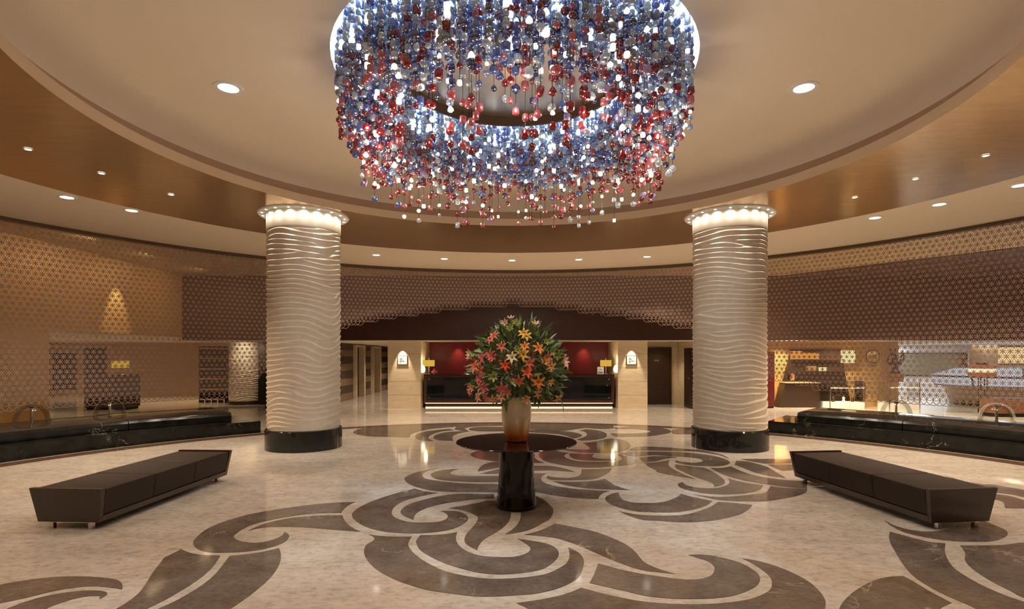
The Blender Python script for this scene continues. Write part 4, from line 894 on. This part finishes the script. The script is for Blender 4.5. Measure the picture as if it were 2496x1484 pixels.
def oval(rx, ry, z0, z1, rx2=None, ry2=None, n=64):
    rx2 = rx2 or rx; ry2 = ry2 or ry; v = [(rx*math.cos(2*math.pi*k/n), ry*math.sin(2*math.pi*k/n), z0) for k in range(n)] + [(rx2*math.cos(2*math.pi*k/n), ry2*math.sin(2*math.pi*k/n), z1) for k in range(n)]
    return MB().add(v,[tuple(range(n))[::-1],tuple(range(n,2*n))]+[(k,(k+1)%n,n+(k+1)%n,n+k) for k in range(n)])
oval(3.5,2.2,0,.68,3.7,2.35).build('base', noisy('olive_gold_base', [(.3,(.20,.15,.06)),(.7,(.28,.21,.09))], 8, .4), t, smooth=40)
ck = glow('case_glow',(.66,.83,1),.55)
oval(4.05,2.5,.68,.72).build('lower_rim', M['darkmetal'], t)
oval(4.0,2.46,.72,1.0,4.15,2.55).build('lower_glass_tier', ck, t, smooth=40)
oval(4.2,2.6,1.0,1.06).build('upper_rim', M['darkmetal'], t)
oval(4.1,2.5,1.06,1.28,3.4,2.0).build('upper_glass_tier', ck, t, smooth=40)
for a in (200, 225, 250, 275, 300):
    q = R(a); MB().tube([(4.02*math.cos(q),2.48*math.sin(q),.72),(4.2*math.cos(q+.03),2.58*math.sin(q+.03),1.0),(4.13*math.cos(q),2.53*math.sin(q),1.06),(3.42*math.cos(q-.05),2.02*math.sin(q-.05),1.29)],.03,6).build('glass_mullion', M['darkmetal'], t)
t = thing('floor_lamp', 'amber drum floor lamp on four thin dark legs in front of the bright counter', 'lamp', (14.15,16.55,0))
for dx, dy in ((-.14,-.12),(-.02,-.2),(.16,.1),(.06,.2)): MB().cyl(dx,dy,0,1.15,.016,8).build('leg', M['darkmetal'], t)
am = noisy('amber_beads', [(.35,(.10,.02,.008)),(.6,(.38,.10,.03))], 30, .2)
MB().lathe([(.30,1.12),(.34,1.14),(.34,1.25),(.31,1.25)], 0, 0, 28).build('lower_bead_band', am, t)
MB().lathe([(.32,1.25),(.32,1.35)], 0, 0, 28).build('lit_band', glow('amber_lit',(1,.82,.45),2.0), t)
MB().lathe([(.31,1.35),(.34,1.35),(.34,1.46),(.28,1.47),(0,1.47)], 0, 0, 28).build('upper_bead_band', am, t)
m = MB(); m.lathe([(.15,1.47),(.15,1.53),(.14,1.53),(.14,1.47)], 0, 0, 20); m.build('finial_ring', M['darkmetal'], t)
t = thing('wooden_chest', 'low reddish wooden chest behind the right glass near the picture edge', 'chest', (14.3,15.55,0))
MB().box(-.65,.9,0,.5,.1,.50).build('chest_body', noisy('red_oak', [(.3,(.16,.06,.03)),(.7,(.24,.09,.045))], 9, .35), t, bevel=.012)
MB().box(-.66,.92,-.01,.51,.50,.53).build('chest_lid', M['redwood'], t, bevel=.006)
MB().box(-.6,.85,.03,.47,0,.1).build('plinth', M['darkmetal'], t)

# ================================================================== LAMPS OF THE REAR ROOMS
def area(name, loc, e, sx, sy, col=WARM, aim=None):
    return lamp(name, 'AREA', loc, e, col, None, aim or (loc[0],loc[1],0), shape='RECTANGLE', size=sx, size_y=sy)
for x, y in ((-5.3,18.6),(-5.3,21),(-5.3,24),(-5.3,27.5)): lamp('lobby_downlight','SPOT',(x,y,2.2),90,(1,.8,.58),None,(x,y,0),spot_size=R(120),spot_blend=.8,shadow_soft_size=.06)
for x, y in ((5.2,18.8),(5.2,19.3)): lamp('passage_downlight','SPOT',(x,y,2.2),28,(1,.8,.58),None,(x,y,0),spot_size=R(110),spot_blend=.8,shadow_soft_size=.06)
for x in (-1.95,-1.2,1.0,2.6): lamp('red_wall_spot','SPOT',(x,19.75,2.2),16,(1,.75,.5),None,(x,20,1.5),spot_size=R(70),spot_blend=1,shadow_soft_size=.04)
for x, y in ((-9.7,18.9),(-12.5,19.5),(-14.5,21.5),(-18,18),(-18,22),(-11.6,22.3),(-14,15.5)): lamp('lounge_downlight','SPOT',(x,y,2.28),120,(1,.74,.46),None,(x,y,0),spot_size=R(125),spot_blend=.8,shadow_soft_size=.08)
lamp('gold_wall_spot','SPOT',(-10.35,15,ZC-.05),240,(1,.78,.44),None,(-10.75,15,2.6),spot_size=R(38),spot_blend=.5,shadow_soft_size=.03)
for y in (12.2,14.2,16.6): area('wall_washer',(-9.3,y,ZC-.04),22,.5,.5,(1,.72,.42),(-10.8,y,1.6))
lamp('wavy_column_fill','SPOT',(-9.2,18.7,2.18),60,(1,.8,.56),None,(-9.6,20,1.1),spot_size=R(110),spot_blend=.9,shadow_soft_size=.03)  # unseen spot added to brighten the small wavy column
for x in (9.2,11): lamp('shop_front_downlight','SPOT',(x,18.3,2.2),260,(1,.76,.46),None,(x,18.8,0),spot_size=R(120),spot_blend=.8,shadow_soft_size=.05)
lamp('emblem_spot','SPOT',(12.45,18.6,2.2),14,(1,.9,.7),None,(12.45,19,1.6),spot_size=R(50),spot_blend=.6,shadow_soft_size=.02)
for x, y in ((15,21),(19.5,22.5),(23,21),(16.5,23),(22,18.8)): area('shop_light',(x,y,2.2),55,1.2,1.2,(.92,.96,1))
for x, y in ((9.5,14.5),(12,15.5),(15,15),(12.5,12),(8,16.5)): lamp('side_soffit_bounce_spot','SPOT',(x,y,ZC-.05),600,(1,.82,.58),None,(x,y,0),spot_size=R(120),spot_blend=.7,shadow_soft_size=.08)  # unseen spots, added strength so their floor bounce brightens the soffit
